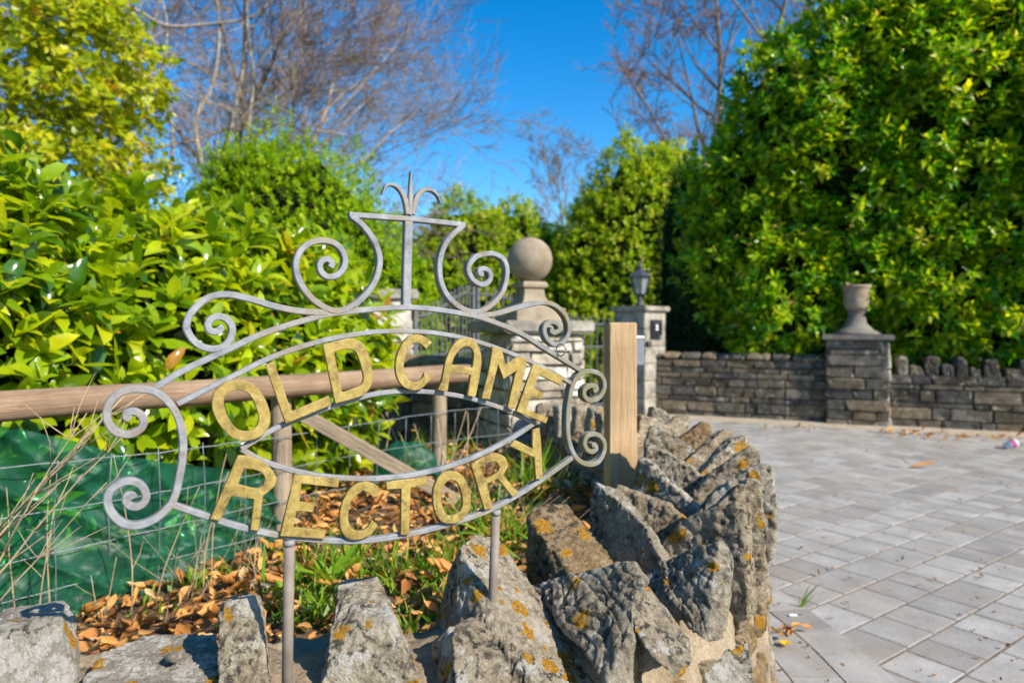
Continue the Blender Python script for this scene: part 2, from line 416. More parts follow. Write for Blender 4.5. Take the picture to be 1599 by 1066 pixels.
M['field'] = m_plain('rough_ground', (0.05, 0.055, 0.025), (0.12, 0.11, 0.05), 1.5, 0.95, bstr=0.5, bd=0.03, spec=0.1)

def m_net():
    m, nt, b, o = nodes_of('green_debris_netting'); v = pos(nt)
    col = ramp(nt, noise_n(nt, v, 6, 5), [(0.3, (0.008, 0.085, 0.05)), (0.7, (0.03, 0.20, 0.12))])
    nt.links.new(col, b.inputs['Base Color']); b.inputs['Roughness'].default_value = 0.45
    t = nt.nodes.new('ShaderNodeBsdfTranslucent'); t.inputs[0].default_value = (0.03, 0.42, 0.24, 1)
    tr = nt.nodes.new('ShaderNodeBsdfTransparent'); tr.inputs[0].default_value = (0.22, 0.72, 0.50, 1)
    a = nt.nodes.new('ShaderNodeMixShader'); a.inputs[0].default_value = 0.3
    c = nt.nodes.new('ShaderNodeMixShader'); c.inputs[0].default_value = 0.50
    nt.links.new(b.outputs[0], a.inputs[1]); nt.links.new(t.outputs[0], a.inputs[2])
    nt.links.new(a.outputs[0], c.inputs[1]); nt.links.new(tr.outputs[0], c.inputs[2]); nt.links.new(c.outputs[0], o.inputs[0])
    bump(nt, b, noise_n(nt, v, 9, 3), 0.3, 0.02); return m
M['net'] = m_net()

def m_glass():
    m, nt, b, o = nodes_of('lantern_glass')
    b.inputs['Base Color'].default_value = (0.35, 0.38, 0.40, 1); b.inputs['Roughness'].default_value = 0.25
    tr = nt.nodes.new('ShaderNodeBsdfTransparent')
    c = nt.nodes.new('ShaderNodeMixShader'); c.inputs[0].default_value = 0.45
    nt.links.new(b.outputs[0], c.inputs[1]); nt.links.new(tr.outputs[0], c.inputs[2]); nt.links.new(c.outputs[0], o.inputs[0]); return m
M['glass'] = m_glass()

# ------------------------------------------------------------------ the near wall's plan
CL = catmull([(-2.6, 0.93), (-1.9, 0.98), (-1.3, 1.03), (-0.8, 1.09), (-0.45, 1.13), (-0.05, 1.25), (0.2, 1.39), (0.37, 1.58), (0.50, 1.83), (0.58, 2.12), (0.60, 2.6), (0.52, 3.15), (0.40, 3.6), (0.30, 4.0), (0.27, 4.2)], 8)
def cl_frames():
    T = np.gradient(CL, axis=0); T /= np.linalg.norm(T, axis=1)[:, None]
    return T, np.stack([T[:, 1], -T[:, 0]], 1)          # tangent, outward normal (towards the road)
CLT, CLN = cl_frames()

# ------------------------------------------------------------------ ground, paving, bank
gm = mesh_py('ground', [(-400, -200, -0.012), (400, -200, -0.012), (400, 900, -0.012), (-400, 900, -0.012)], [(0, 1, 2, 3)])
tag(link('ground', gm, M['field']), kind='structure')

WD = Vector((4.05, -1.83)).normalized()                   # direction of the far wall
WA = Vector((2.05, 9.95)); WN = Vector((WD.y, -WD.x)); WN = WN if WN.y < 0 else -WN
def wall_pt(s, off=0.0): return WA + WD * s + WN * off

# paving sheet (joint sand) and blocks
bedv = [(-0.3, 0.3, 0.004), (7.5, 0.3, 0.004), (9.0, 8.3, 0.004), (1.0, 10.6, 0.004), (-1.2, 7.0, 0.004), (0.3, 4.4, 0.004)]
bed = mesh_py('paving', bedv, [tuple(range(6))])
paving = tag(link('paving', bed, M['sand']), kind='structure')

def paver_bm(sx, sy, h=0.05, bev=0.005):
    bm = box_bm(sx, sy, h, bev, 1); return bm
PANG = math.radians(35); pd = Vector((math.cos(PANG), math.sin(PANG))); pn = Vector((-pd.y, pd.x))
OUTER = CL + CLN * 0.19
def wall_dist(p):                                         # signed-ish distance from the wall's outer face
    d = CL - np.array([p.x, p.y]); i = int(np.argmin((d ** 2).sum(1)))
    return float((-d[i] * CLN[i]).sum())
near_sizes = {}
pav_near, pav_far = [], []
row = -10
k = -12
while k < 48:
    off = k * 0.215; s = -4.0 + rnd.random() * 0.3
    while s < 12:
        L = rnd.choice((0.17, 0.215, 0.215, 0.26, 0.31))
        c = pd * (s + L / 2) + pn * (off + 0.1075); s += L
        if c.y < 1.7 or c.x < 0.2 or c.x > 1.0 + c.y * 0.85: continue
        if wall_dist(c) < 0.62 and c.y < 4.1: continue
        if (c - WA).dot(WN) < 0.48: continue
        if c.x < 1.2 and c.y > 4.1 and c.x < 0.5 + (c.y - 4.1) * 0.1: continue
        (pav_near if c.y < 5.6 else pav_far).append((c, L))
    k += 1
pav_near.sort(key=lambda t: t[0].y)
for c, L in pav_near[280:]: pav_far.append((c, L))
pav_near = pav_near[:280]
for c, L in pav_near:
    if L not in near_sizes:
        me = bm_mesh('paver', paver_bm(L - 0.006, 0.209)); me.materials.append(M['paver']); near_sizes[L] = me
    Mx = Matrix.Translation((c.x, c.y, -0.0188 + rnd.uniform(-.001, .001))) @ Matrix.Rotation(PANG + rnd.uniform(-.008, .008), 4, 'Z') @ Matrix.Rotation(rnd.uniform(-.003, .003), 4, 'X')
    link('paver', near_sizes[L], None, paving, Mx)
V, F, A = [], [], []
for c, L in pav_far:
    i0 = len(V); z = 0.0055 + rnd.uniform(-.0006, .0006); hx, hy = L / 2 - 0.003, 0.1045; r_ = rnd.random()
    for (a, b_, zz) in ((-1, -1, z), (1, -1, z), (1, 1, z), (-1, 1, z), (-1.03, -1.04, -0.01), (1.03, -1.04, -0.01), (1.03, 1.04, -0.01), (-1.03, 1.04, -0.01)):
        q = c + pd * (a * hx) + pn * (b_ * hy); V.append((q.x, q.y, zz)); A.append(r_)
    F += [(i0, i0 + 1, i0 + 2, i0 + 3)] + [(i0 + j, i0 + 4 + j, i0 + 4 + (j + 1) % 4, i0 + (j + 1) % 4) for j in range(4)]
fm = mesh_np('far_pavers', V, F, A)
tag(link('far_pavers', fm, M['paver'], paving, smooth=False), kind='stuff')
# two curved border courses beside the wall
BC = CL + CLN * 0.19
arc = np.concatenate([[0], np.cumsum(np.linalg.norm(np.diff(BC, axis=0), axis=1))])
def bpt(s, o_):
    x = np.interp(s, arc, CL[:, 0] + CLN[:, 0] * (0.19 + o_)); y = np.interp(s, arc, CL[:, 1] + CLN[:, 1] * (0.19 + o_)); return Vector((x, y))
for band in (0, 1, 2):
    s = 3.3 + band * 0.07
    while s < arc[-1] - 0.25:
        L = 0.17 + 0.05 * rnd.random(); o0 = 0.012 + band * 0.185; o1 = o0 + 0.177
        q = [bpt(s + .004, o0), bpt(s + L - .004, o0), bpt(s + L - .004, o1), bpt(s + .004, o1)]
        z = 0.0098 + rnd.uniform(-.001, .001)
        V = [(p.x, p.y, z) for p in q] + [(p.x * 1.0, p.y, -0.03) for p in q]
        link('border_paver', mesh_py('border_paver', V, [(0, 1, 2, 3)] + [(j, 4 + j, 4 + (j + 1) % 4, (j + 1) % 4) for j in range(4)]), M['paver'], paving)
        s += L
# sandy verge along the far wall
q = [wall_pt(-0.6, 0.0), wall_pt(8, 0.0), wall_pt(8, 0.5), wall_pt(-0.6, 0.5)]
tag(link('verge', mesh_py('verge', [(p.x, p.y, 0.012 if i < 2 else 0.005) for i, p in enumerate(q)], [(0, 1, 2, 3)]), M['verge']), kind='structure')

# raised bank behind the near wall
def bank_z(x, y):
    sm = lambda v: max(0.0, min(1.0, v)) ** 2 * (3 - 2 * max(0.0, min(1.0, v)))
    return 0.50 - 0.17 * sm((-x - .55) / .5) * sm((y - 1.35) / .6) + 0.05 * noise.noise((x * 1.3, y * 1.3, 0)) + 0.02 * noise.noise((x * 5, y * 5, 3)) - 0.03 * max(0, y - 3)
poly = [tuple(p) for p in (CL - CLN * 0.02)] + [(0.0, 4.5), (-1.1, 6.1), (-3.5, 6.5), (-6, 4.5), (-6, 0.9)]
def inside(x, y):
    c = False; j = len(poly) - 1
    for i in range(len(poly)):
        xi, yi = poly[i]; xj, yj = poly[j]
        if (yi > y) != (yj > y) and x < (xj - xi) * (y - yi) / (yj - yi) + xi: c = not c
        j = i
    return c
st = 0.06; xs = np.arange(-6, 1.0, st); ys = np.arange(0.9, 6.5, st)
V, F, idx = [], [], {}
def bv(i, j):
    if (i, j) not in idx:
        idx[(i, j)] = len(V); V.append((xs[i], ys[j], bank_z(xs[i], ys[j])))
    return idx[(i, j)]
for i in range(len(xs) - 1):
    for j in range(len(ys) - 1):
        if inside(xs[i] + st / 2, ys[j] + st / 2): F.append((bv(i, j), bv(i + 1, j), bv(i + 1, j + 1), bv(i, j + 1)))
tag(link('bank', mesh_np('bank', V, F), M['soil'], smooth=True), kind='structure')

# ------------------------------------------------------------------ stones
_rem = {}
def rough_hull(name, pts, vox=0.008, amp=0.006, seed=0, bev=0.008):
    bm = bmesh.new()
    for p in pts: bm.verts.new(p)
    r = bmesh.ops.convex_hull(bm, input=bm.verts)
    bmesh.ops.delete(bm, geom=list({g for g in r['geom_interior'] + r['geom_unused'] if isinstance(g, bmesh.types.BMVert)}), context='VERTS')
    bmesh.ops.dissolve_limit(bm, angle_limit=math.radians(8), verts=bm.verts, edges=bm.edges)
    bmesh.ops.bevel(bm, geom=bm.edges[:], offset=bev, segments=1, affect='EDGES', clamp_overlap=True)
    me = bm_mesh('tmp', bm)
    o = bpy.data.objects.new('tmp', me); C.objects.link(o)
    md = o.modifiers.new('r', 'REMESH'); md.mode = 'VOXEL'; md.voxel_size = vox
    dg = bpy.context.evaluated_depsgraph_get(); dg.update()
    out = bpy.data.meshes.new_from_object(o.evaluated_get(dg)); out.name = name
    bpy.data.objects.remove(o); bpy.data.meshes.remove(me)
    n = len(out.vertices); co = np.empty(n * 3, np.float32); out.vertices.foreach_get('co', co); co = co.reshape(-1, 3)
    nr = np.empty(n * 3, np.float32); out.vertices.foreach_get('normal', nr); nr = nr.reshape(-1, 3)
    d = np.empty(n, np.float32)
    rs = random.Random(seed * 7 + 1); ax = Vector((rs.gauss(0, 1), rs.gauss(0, 1), rs.gauss(0, .5))).normalized(); sx = seed * 3.1
    for i in range(n):
        x_, y_, z_ = map(float, co[i]); x_ += sx
        a = noise.noise((x_ * 11, y_ * 11, z_ * 11)); c_ = noise.noise((x_ * 42, y_ * 42, z_ * 42)); g_ = noise.noise((x_ * 100, y_ * 100, z_ * 100))
        L_ = (ax.x * x_ + ax.y * y_ + ax.z * z_) * 55 + a * 1.6; fl = math.floor(L_); st_ = noise.noise((fl * 3.7, seed + .5, a * .8)); ed = min(L_ - fl, fl + 1 - L_)
        r_ = abs(noise.noise((x_ * 21 + 9, y_ * 21, z_ * 21)))
        d[i] = a * .7 + st_ * .9 - (.35 if ed < .10 else 0) + c_ * .55 + g_ * .40 - (.8 * (1 - r_ * 12) if r_ < .08 else 0) - .25
    co = co + nr * (d * amp)[:, None]
    out.vertices.foreach_set('co', co.ravel()); out.update()
    out.polygons.foreach_set('use_smooth', [True] * len(out.polygons))
    return out

near_wall = thing('curved_stone_wall', 'low curved limestone wall crowned with jagged upright lichen-spotted stones beneath the sign', 'wall', (0.3, 1.5, 0))
# mortar core, following the plan
prof = [(-0.165, 0.0), (-0.15, 0.60), (-0.10, 0.655), (0.0, 0.685), (0.09, 0.672), (0.14, 0.62), (0.165, 0.45), (0.20, 0.0)]
V, F = [], []
npf = len(prof)
# denser sampling of the plan
su = np.linspace(0, len(CL) - 1, 230)
cx = np.interp(su, np.arange(len(CL)), CL[:, 0]); cy = np.interp(su, np.arange(len(CL)), CL[:, 1])
nx = np.interp(su, np.arange(len(CL)), CLN[:, 0]); ny = np.interp(su, np.arange(len(CL)), CLN[:, 1])
pr = catmull(prof, 5); npf = len(pr)
for i in range(len(su)):
    for (o_, z) in pr:
        p = Vector((cx[i] + nx[i] * o_, cy[i] + ny[i] * o_, z))
        d = 0.022 * noise.noise(p * 8) + 0.012 * noise.noise(p * 22) + 0.006 * noise.noise(p * 50)
        V.append((p.x + nx[i] * d * (1 if o_ > 0 else -1), p.y + ny[i] * d * (1 if o_ > 0 else -1), max(0, p.z + d * 0.8) if z > 0.02 else p.z))
for i in range(len(su) - 1):
    for j in range(npf - 1):
        a = i * npf + j; F.append((a, a + npf, a + npf + 1, a + 1))
link('mortar_core', mesh_np('mortar_core', V, F), M['mortar'], near_wall, smooth=True)

COPING = [
 # left hand stones, along the bottom edge of the picture
 ('lichen_white', [(-75,1010,1.03),(12,972,1.08),(98,956,1.09),(112,1066,1.05),(118,1160,1.0),(-75,1160,1.0),(-60,972,1.2),(28,944,1.2),(98,937,1.18),(122,965,1.16),(128,1066,1.12),(128,1150,1.1)]),
 ('lichen_white', [(122,1075,1.03),(345,1072,1.03),(338,988,1.22),(228,990,1.22),(158,1016,1.15),(130,1055,1.08),(125,1160,1.02),(350,1160,1.02),(340,1100,1.2),(180,1120,1.2)]),
 ('lichen', [(338,962,1.08),(350,938,1.1),(396,930,1.1),(413,985,1.07),(428,1090,1.03),(345,1150,1.0),(430,1150,1.0),(346,934,1.17),(396,922,1.17),(410,930,1.16),(430,1060,1.12),(434,1150,1.1)]),
 ('lichen', [(492,1130,1.05),(512,1008,1.09),(560,958,1.13),(612,968,1.11),(652,1050,1.06),(668,1130,1.05),(527,912,1.22),(532,902,1.26),(590,897,1.26),(600,918,1.22),(518,985,1.27),(640,1010,1.2),(500,1066,1.22),(655,1100,1.18)]),
 ('lichen_orange', [(716,852,1.30),(745,833,1.38),(782,842,1.40),(824,915,1.35),(948,1072,1.2),(868,1100,1.07),(766,985,1.17),(738,915,1.26),(676,985,1.38),(682,960,1.46),(692,1010,1.3),(700,1150,1.15),(960,1170,1.15)]),
 ('lichen_orange', [(672,1002,1.17),(698,978,1.17),(735,962,1.18),(752,960,1.18),(770,985,1.15),(812,1068,1.06),(835,1160,1.0),(705,990,1.11),(715,1100,1.03),(690,1160,1.08),(678,1040,1.16)]),
 ('rough_stone', [(823,913,1.38),(905,891,1.31),(962,878,1.25),(990,877,1.22),(1008,905,1.18),(988,955,1.14),(985,1072,1.07),(950,1072,1.07),(902,988,1.2),(850,932,1.3),(1012,903,1.26),(994,884,1.28),(1004,1066,1.18)]),
 ('rough_stone', [(988,898,1.44),(1055,866,1.38),(1122,843,1.31),(1140,862,1.29),(1139,930,1.22),(1124,1002,1.15),(1100,1002,1.15),(1048,948,1.26),(1144,878,1.36),(1130,846,1.38),(1132,1000,1.24)]),
 ('lichen_orange', [(984,925,1.17),(1006,908,1.2),(1046,950,1.2),(1078,1000,1.14),(1082,1030,1.1),(1060,1062,1.06),(1020,1030,1.08),(990,985,1.12),(1000,1000,1.2),(1070,1040,1.18)]),
 ('lichen', [(1098,1050,1.08),(1135,1010,1.13),(1168,1000,1.16),(1180,1070,1.1),(1150,1140,1.04),(1100,1130,1.02),(1140,1080,1.2),(1175,1030,1.22)]),
 ('ochre_stone', [(822,800,1.54),(838,787,1.58),(872,780,1.60),(888,798,1.57),(952,880,1.42),(900,903,1.37),(858,908,1.42),(826,905,1.5),(822,895,1.62),(848,828,1.48)]),
]
for i, (mt, pts) in enumerate(COPING):
    near = i < 10
    P3 = [P(*p) for p in pts]
    if i >= 10:                                       # slabs stand across the wall: give them their thickness and their bedded foot
        c0 = sum(P3, Vector()) / len(P3); j = int(np.argmin(((CL - np.array([c0.x, c0.y])) ** 2).sum(1))); tg = Vector((CLT[j][0], CLT[j][1], 0)); zm = sorted(p.z for p in P3)[len(P3) // 2]
        P3 = P3 + [p + tg * 0.03 + Vector((0, 0, -.012)) for p in P3] + [p + tg * .03 - Vector((0, 0, .13)) for p in P3 if p.z <= zm]
    me = rough_hull('coping_stone', P3, 0.0032 if near else 0.006, 0.0045 if near else 0.006, i, 0.0012 if near else 0.003)
    link('coping_stone', me, M[mt], near_wall)
def plate(px, py, dep, side, mt, seed, th=.05, wide=.24, vox=.006):
    A_ = P(px, py, dep); j = int(np.argmin(((CL - np.array([A_.x, A_.y])) ** 2).sum(1)))
    t = Vector((CLT[j][0], CLT[j][1], 0)); n_ = Vector((CLN[j][0], CLN[j][1], 0)); r_ = random.Random(seed)
    yaw = r_.uniform(-.25, .25); c, s_ = math.cos(yaw), math.sin(yaw); t, n_ = t * c + n_ * s_, n_ * c - t * s_
    z = A_.z; zl = max(.69, z - .20)
    if side < 0: pr_ = [(0, z), (.045, z - .012), (wide * .6, (z + zl) / 2 + r_.uniform(-.0, .03)), (wide, zl), (wide, .60), (-.005, .56), (-.012, z - .07)]
    else: pr_ = [(0, z), (-.03, z + .004), (-.06, z - .012), (-wide * .65, (z + zl) / 2 + r_.uniform(.0, .03)), (-wide, zl), (-wide, .62), (-.01, z - .27), (.010, z - .10), (.012, z - .22)]
    pts = []
    ln = r_.uniform(-.12, .16)
    for k_, tt in ((0, 0.0), (1, th)):
        for (o_, zz) in pr_:
            q = A_ + n_ * (o_ + r_.uniform(-.006, .006)) + t * (tt * r_.uniform(.75, 1.15) - (z - zz) * ln + r_.uniform(-.005, .005)); pts.append(Vector((q.x, q.y, zz - .006 * k_ + r_.uniform(-.006, .006))))
    link('coping_stone', rough_hull('coping_stone', pts, vox, .0055, seed, .0025), M[mt], near_wall)
for k_, (px, py, dep, side, mt, th) in enumerate((
    (926, 752, 1.70, -1, 'rough_stone', .05), (962, 758, 1.86, -1, 'rough_stone', .045), (992, 716, 2.00, -1, 'lichen', .05), (1012, 690, 2.16, -1, 'rough_stone', .05), (1012, 662, 2.36, -1, 'lichen', .055), (1000, 645, 2.62, -1, 'rough_stone', .05), (1018, 635, 2.93, -1, 'lichen', .06),
    (1168, 788, 1.49, 1, 'rough_stone', .05), (1190, 752, 1.64, 1, 'rough_stone', .05), (1206, 726, 1.80, 1, 'lichen', .055), (1188, 700, 2.00, 1, 'rough_stone', .05), (1172, 682, 2.16, 1, 'lichen', .055), (1145, 672, 2.34, 1, 'rough_stone', .05), (1112, 660, 2.56, 1, 'ochre_stone', .07), (1075, 650, 2.82, 1, 'lichen', .06))):
    plate(px, py, dep, side, mt, 20 + k_, th)
# the loose pebble lying on the flat stone
peb = rough_hull('pebble', [P(*p) for p in [(256,1024,1.105),(268,1014,1.12),(282,1016,1.12),(286,1026,1.105),(272,1036,1.085),(257,1033,1.09),(264,1022,1.085),(278,1022,1.085),(272,1032,1.13)]], 0.003, 0.0012, 5, 0.002)
tag(link('pebble', peb, M['lichen_white']), 'small pale pebble lying on the flat whitish stone at the wall top', 'pebble')

# coping further along, towards the pillar, one slab after another across the wall
def cl_at(s):
    arcc = np.concatenate([[0], np.cumsum(np.linalg.norm(np.diff(CL, axis=0), axis=1))])
    f = np.interp(s, arcc, np.arange(len(CL)))
    i = np.arange(len(CL))
    return [Vector((np.interp(f, i, A_[:, 0]), np.interp(f, i, A_[:, 1]))) for A_ in (CL, CLT, CLN)]
def slab_across(s, th, z0, zi, zo, half=0.17, lean=0.0, mt='lichen', seed=0, vox=0.011):
    p, t, n = cl_at(s)
    pts = []
    for sg in (-1, 1):
        for (o_, z) in ((-half, z0), (half * 1.03, z0 - 0.04), (-half * 0.9, zi), (half * 0.95, zo), (rnd.uniform(-.3, .3) * half, (zi + zo) / 2 + rnd.uniform(-.05, .02))):
            q = p + n * (o_ + rnd.uniform(-.015, .015)) + t * (sg * th / 2 * rnd.uniform(.7, 1.1) + lean * (z - z0))
            pts.append(Vector((q.x, q.y, z + rnd.uniform(-.015, .015))))
    link('coping_stone', rough_hull('coping_stone', pts, vox, 0.007, seed, 0.01), M[mt], near_wall)
arcT = float(np.sum(np.linalg.norm(np.diff(CL, axis=0), axis=1)))
s = arcT - 1.62; i = 0
while s < arcT - 0.12:
    hi = i % 2 == 0
    slab_across(s, 0.085, 0.62, 0.83 + rnd.uniform(-.03, .08) if hi else 0.72, 0.80 + rnd.uniform(-.05, .06) if hi else 0.70, lean=rnd.uniform(-.25, .25), mt=rnd.choice(('lichen', 'rough_stone', 'lichen')), seed=60 + i)
    s += 0.105; i += 1
# rubble stones showing in the outer and inner faces
k = 0
for zc, hh in ((0.075, 0.12), (0.205, 0.11), (0.325, 0.11), (0.44, 0.10), (0.545, 0.09)):
    s = 1.5 + rnd.random() * 0.2
    while s < arcT - 0.1:
        L = rnd.uniform(0.09, 0.24); p, t, n = cl_at(s + L / 2)
        o_ = 0.205 - zc * 0.06
        if s > 1.9:
            c = p + n * (o_ - 0.035); pts = []
            for a in (-1, 1):
                for b_ in (-1, 1):
                    for e in (-1, 1):
                        q = c + t * (a * (L - 0.022) / 2 * rnd.uniform(.86, 1)) + n * (b_ * 0.045 * rnd.uniform(.8, 1.1)); pts.append(Vector((q.x, q.y, zc + e * hh / 2 * rnd.uniform(.75, .98))))
            link('rubble_stone', rough_hull('rubble_stone', pts, 0.014, 0.006, 100 + k, 0.012), M[rnd.choice(('lichen', 'rough_stone', 'lichen', 'ochre_stone'))], near_wall); k += 1
        if s > arcT - 1.7:
            c = p - n * 0.14; pts = []
            for a in (-1, 1):
                for b_ in (-1, 1):
                    for e in (-1, 1):
                        q = c + t * (a * (L - 0.022) / 2 * rnd.uniform(.86, 1)) + n * (b_ * 0.045 * rnd.uniform(.8, 1.1)); pts.append(Vector((q.x, q.y, zc + e * hh / 2 * rnd.uniform(.75, .98))))
            if zc > 0.4: link('rubble_stone', rough_hull('rubble_stone', pts, 0.016, 0.006, 300 + k, 0.012), M['rough_stone'], near_wall); k += 1
        s += L

# rough rectangular stones for masonry, a few shared meshes
def block_variant(seed):
    r_ = random.Random(seed); bm = box_bm(1, 1, 1, 0.07, 1)
    bmesh.ops.triangulate(bm, faces=[f for f in bm.faces if len(f.verts) > 4])
    for v in bm.verts:
        v.co.x += r_.uniform(-.035, .035); v.co.y += r_.uniform(-.10, .10); v.co.z += r_.uniform(-.055, .055)
    return bm_mesh('stone', bm)
_blocks = {}
def blocks(mat):
    if mat not in _blocks:
        L = []
        for i in range(7):
            me = block_variant(i + 3); me.materials.append(M[mat]); L.append(me)
        _blocks[mat] = L
    return _blocks[mat]
def stone_face(parent, a, b_, z0, z1, nrm, mat='wallstone', rowh=(0.09, 0.16), lens=(0.16, 0.42), depth=0.10, seed=1):
    """coursed stones over the face from a to b (plan points), looking along nrm"""
    r_ = random.Random(seed); d = (b_ - a); L = d.length; d = d.normalized(); ang = math.atan2(d.y, d.x)
    z = z0
    while z < z1 - 0.02:
        h = min(r_.uniform(*rowh), z1 - z)
        if z1 - z - h < 0.05: h = z1 - z
        s = 0.0
        while s < L - 0.01:
            w = r_.uniform(*lens) * (1.25 if s == 0 and r_.random() < .5 else 1)
            if L - s - w < lens[0] * 0.6: w = L - s
            c = a + d * (s + w / 2) - nrm * (depth / 2 - 0.012 - r_.uniform(-.006, .010))
            Mx = Matrix.Translation((c.x, c.y, z + h / 2)) @ Matrix.Rotation(ang + r_.uniform(-.02, .02), 4, 'Z') @ Matrix.Diagonal((w - 0.012, depth, h - 0.012, 1))
            link('stone', r_.choice(blocks(mat)), None, parent, Mx); s += w
        z += h
def prism(name, pts2, z0, z1, mat, parent, bev=0.0, smooth=None):
    bm = bmesh.new(); vs_ = [bm.verts.new((p[0], p[1], z0)) for p in pts2]
    f = bm.faces.new(vs_); r = bmesh.ops.extrude_face_region(bm, geom=[f])
    bmesh.ops.translate(bm, vec=(0, 0, z1 - z0), verts=[g for g in r['geom'] if isinstance(g, bmesh.types.BMVert)])
    bmesh.ops.recalc_face_normals(bm, faces=bm.faces)
    if bev: bmesh.ops.bevel(bm, geom=bm.edges[:], offset=bev, segments=2, affect='EDGES')
    return link(name, bm_mesh(name, bm), M[mat], parent)

def square(c, side, ang):
    u = Vector((math.cos(ang), math.sin(ang))) * side / 2; v = Vector((-u.y, u.x))
    return [c - u - v, c + u - v, c + u + v, c - u + v]

# ------------------------------------------------------------------ the ball-topped pillar
pc = Vector((0.115, 4.43)); pa = math.radians(25)
pillar = thing('gate_pillar', 'square rubble stone pillar with flat cap topped by a stone ball', 'pillar', (pc.x, pc.y, 0))
sq = square(pc, 0.5, pa); sqi = square(pc, 0.46, pa)
prism('mortar_core', sqi, 0, 1.215, 'mortar_grey', pillar)
stone_face(pillar, sq[0], sq[1], 0.0, 1.215, (sq[0] - sq[3]).normalized(), 'pillarstone', (0.04, 0.12), (0.10, 0.40), 0.1, 3)
stone_face(pillar, sq[3], sq[0], 0.0, 1.215, (sq[3] - sq[2]).normalized(), 'pillarstone', (0.07, 0.14), (0.14, 0.34), 0.1, 4)
stone_face(pillar, sq[1], sq[2], 0.0, 1.215, (sq[1] - sq[0]).normalized(), 'pillarstone', (0.07, 0.14), (0.14, 0.34), 0.1, 5)
prism('cap', square(pc, 0.62, pa), 1.218, 1.296, 'ashlar', pillar, 0.014)
r4 = math.sqrt(2)
prf = [(0.17, 1.298), (0.17, 1.375)] + [(0.17 - 0.10 * math.sin(t * math.pi / 2), 1.375 + 0.115 * (1 - math.cos(t * math.pi / 2))) for t in (0.15, .35, .55, .75, .9, 1.0)] + [(0.066, 1.50), (0.085, 1.512), (0.088, 1.53), (0.08, 1.545), (0.06, 1.55)]
V, F = lathe([(r * r4, z) for r, z in prf], 4, pa + math.pi / 4, (pc.x, pc.y))
link('ball_plinth', mesh_py('ball_plinth', V, F), M['cast'], pillar)
V, F = lathe([(0.147 * math.sin(math.pi * i / 24) + 1e-4, 1.69 - 0.147 * math.cos(math.pi * i / 24)) for i in range(25)], 48, 0, (pc.x, pc.y))
link('ball', mesh_py('ball', V, F), M['cast'], pillar, smooth=True)

# ------------------------------------------------------------------ left pier, low wall behind the fence, gates
lp = Vector((-1.10, 5.95)); la = math.radians(25)
lpier = thing('gate_pier', 'sunlit pale stone pier half hidden by the near laurel hedge', 'pier', (lp.x, lp.y, 0))
sq2 = square(lp, 0.36, la)
prism('mortar_core', square(lp, 0.33, la), 0, 1.49, 'mortar_grey', lpier)
stone_face(lpier, sq2[0], sq2[1], 0.0, 1.49, (sq2[0] - sq2[3]).normalized(), 'pillarstone', (0.12, 0.2), (0.18, 0.36), 0.1, 8)
stone_face(lpier, sq2[3], sq2[0], 0.0, 1.49, (sq2[3] - sq2[2]).normalized(), 'pillarstone', (0.12, 0.2), (0.18, 0.36), 0.1, 9)
stone_face(lpier, sq2[1], sq2[2], 0.0, 1.49, (sq2[1] - sq2[0]).normalized(), 'pillarstone', (0.12, 0.2), (0.18, 0.36), 0.1, 19)
prism('cap', square(lp, 0.46, la), 1.492, 1.58, 'ashlar', lpier, 0.012)

lw0, lw1 = Vector((-1.0, 5.62)), Vector((-0.13, 4.62))
lw = thing('low_wall', 'low rubble wall with rounded coping between the pale pier and the ball pillar', 'wall', ((lw0.x + lw1.x) / 2, (lw0.y + lw1.y) / 2, 0))
d = (lw1 - lw0).normalized(); nn = Vector((d.y, -d.x)); nn = nn if nn.y < 0 else -nn
prism('mortar_core', [lw0 + nn * .11, lw1 + nn * .11, lw1 - nn * .11, lw0 - nn * .11], 0, 0.95, 'mortar_grey', lw)
stone_face(lw, lw0 + nn * .13, lw1 + nn * .13, 0.35, 0.95, nn, 'wallstone', (0.09, 0.15), (0.14, 0.34), 0.1, 11)
s = 0.0; L = (lw1 - lw0).length; i = 0
while s < L - 0.05:
    w = min(rnd.uniform(0.26, 0.42), L - s); c = lw0 + d * (s + w / 2); pts = []
    for a in (-1, 1):
        for (o_, z) in ((-.15, .955), (.15, .955), (-.13, 1.0), (.13, 1.0), (.03, 1.05)):
            q = c + d * (a * (w / 2 - .006)) + nn * o_; pts.append(Vector((q.x, q.y, z + rnd.uniform(-.01, .01))))
    link('coping_stone', rough_hull('coping_stone', pts, 0.02, 0.006, 200 + i, 0.015), M['ochre_stone'], lw); s += w; i += 1

def spear_bar(h):
    return lathe([(0.009, 0), (0.009, h - 0.09), (0.014, h - 0.085), (0.014, h - 0.075), (0.008, h - 0.07), (0.017, h - 0.045), (0.0015, h)], 6)
def gate(name, label, a, b_, top, z0=0.06, sp=0.165, dog=0.0):
    g = thing(name, label, 'gate', (a.x, a.y, 0)); L = (b_ - a).length; dd = (b_ - a).normalized()
    n = int(L / sp)
    for i in range(n + 1):
        s_ = i / n; p = a + dd * (L * s_); h = top(s_) - z0
        V, F = spear_bar(h)
        link('bar', mesh_py('bar', [(p.x + v[0], p.y + v[1], v[2] + z0) for v in V], F), M['gate_iron'], g)
    for rz in ((lambda s_: top(s_) - 0.11), (lambda s_: 0.98), (lambda s_: 0.16)):
        V, F = tube([(a.x + dd.x * L * t, a.y + dd.y * L * t, rz(t)) for t in np.linspace(0, 1, 25)], 0.016, 4)
        link('rail', mesh_py('rail', V, F), M['gate_iron'], g)
    for p in (a, b_):
        V, F = tube([(p.x, p.y, 0.03), (p.x, p.y, top(0 if p is a else 1) - 0.02)], 0.028, 4); link('stile', mesh_py('stile', V, F), M['gate_iron'], g)
    return g
lampc = Vector((1.89, 10.1))
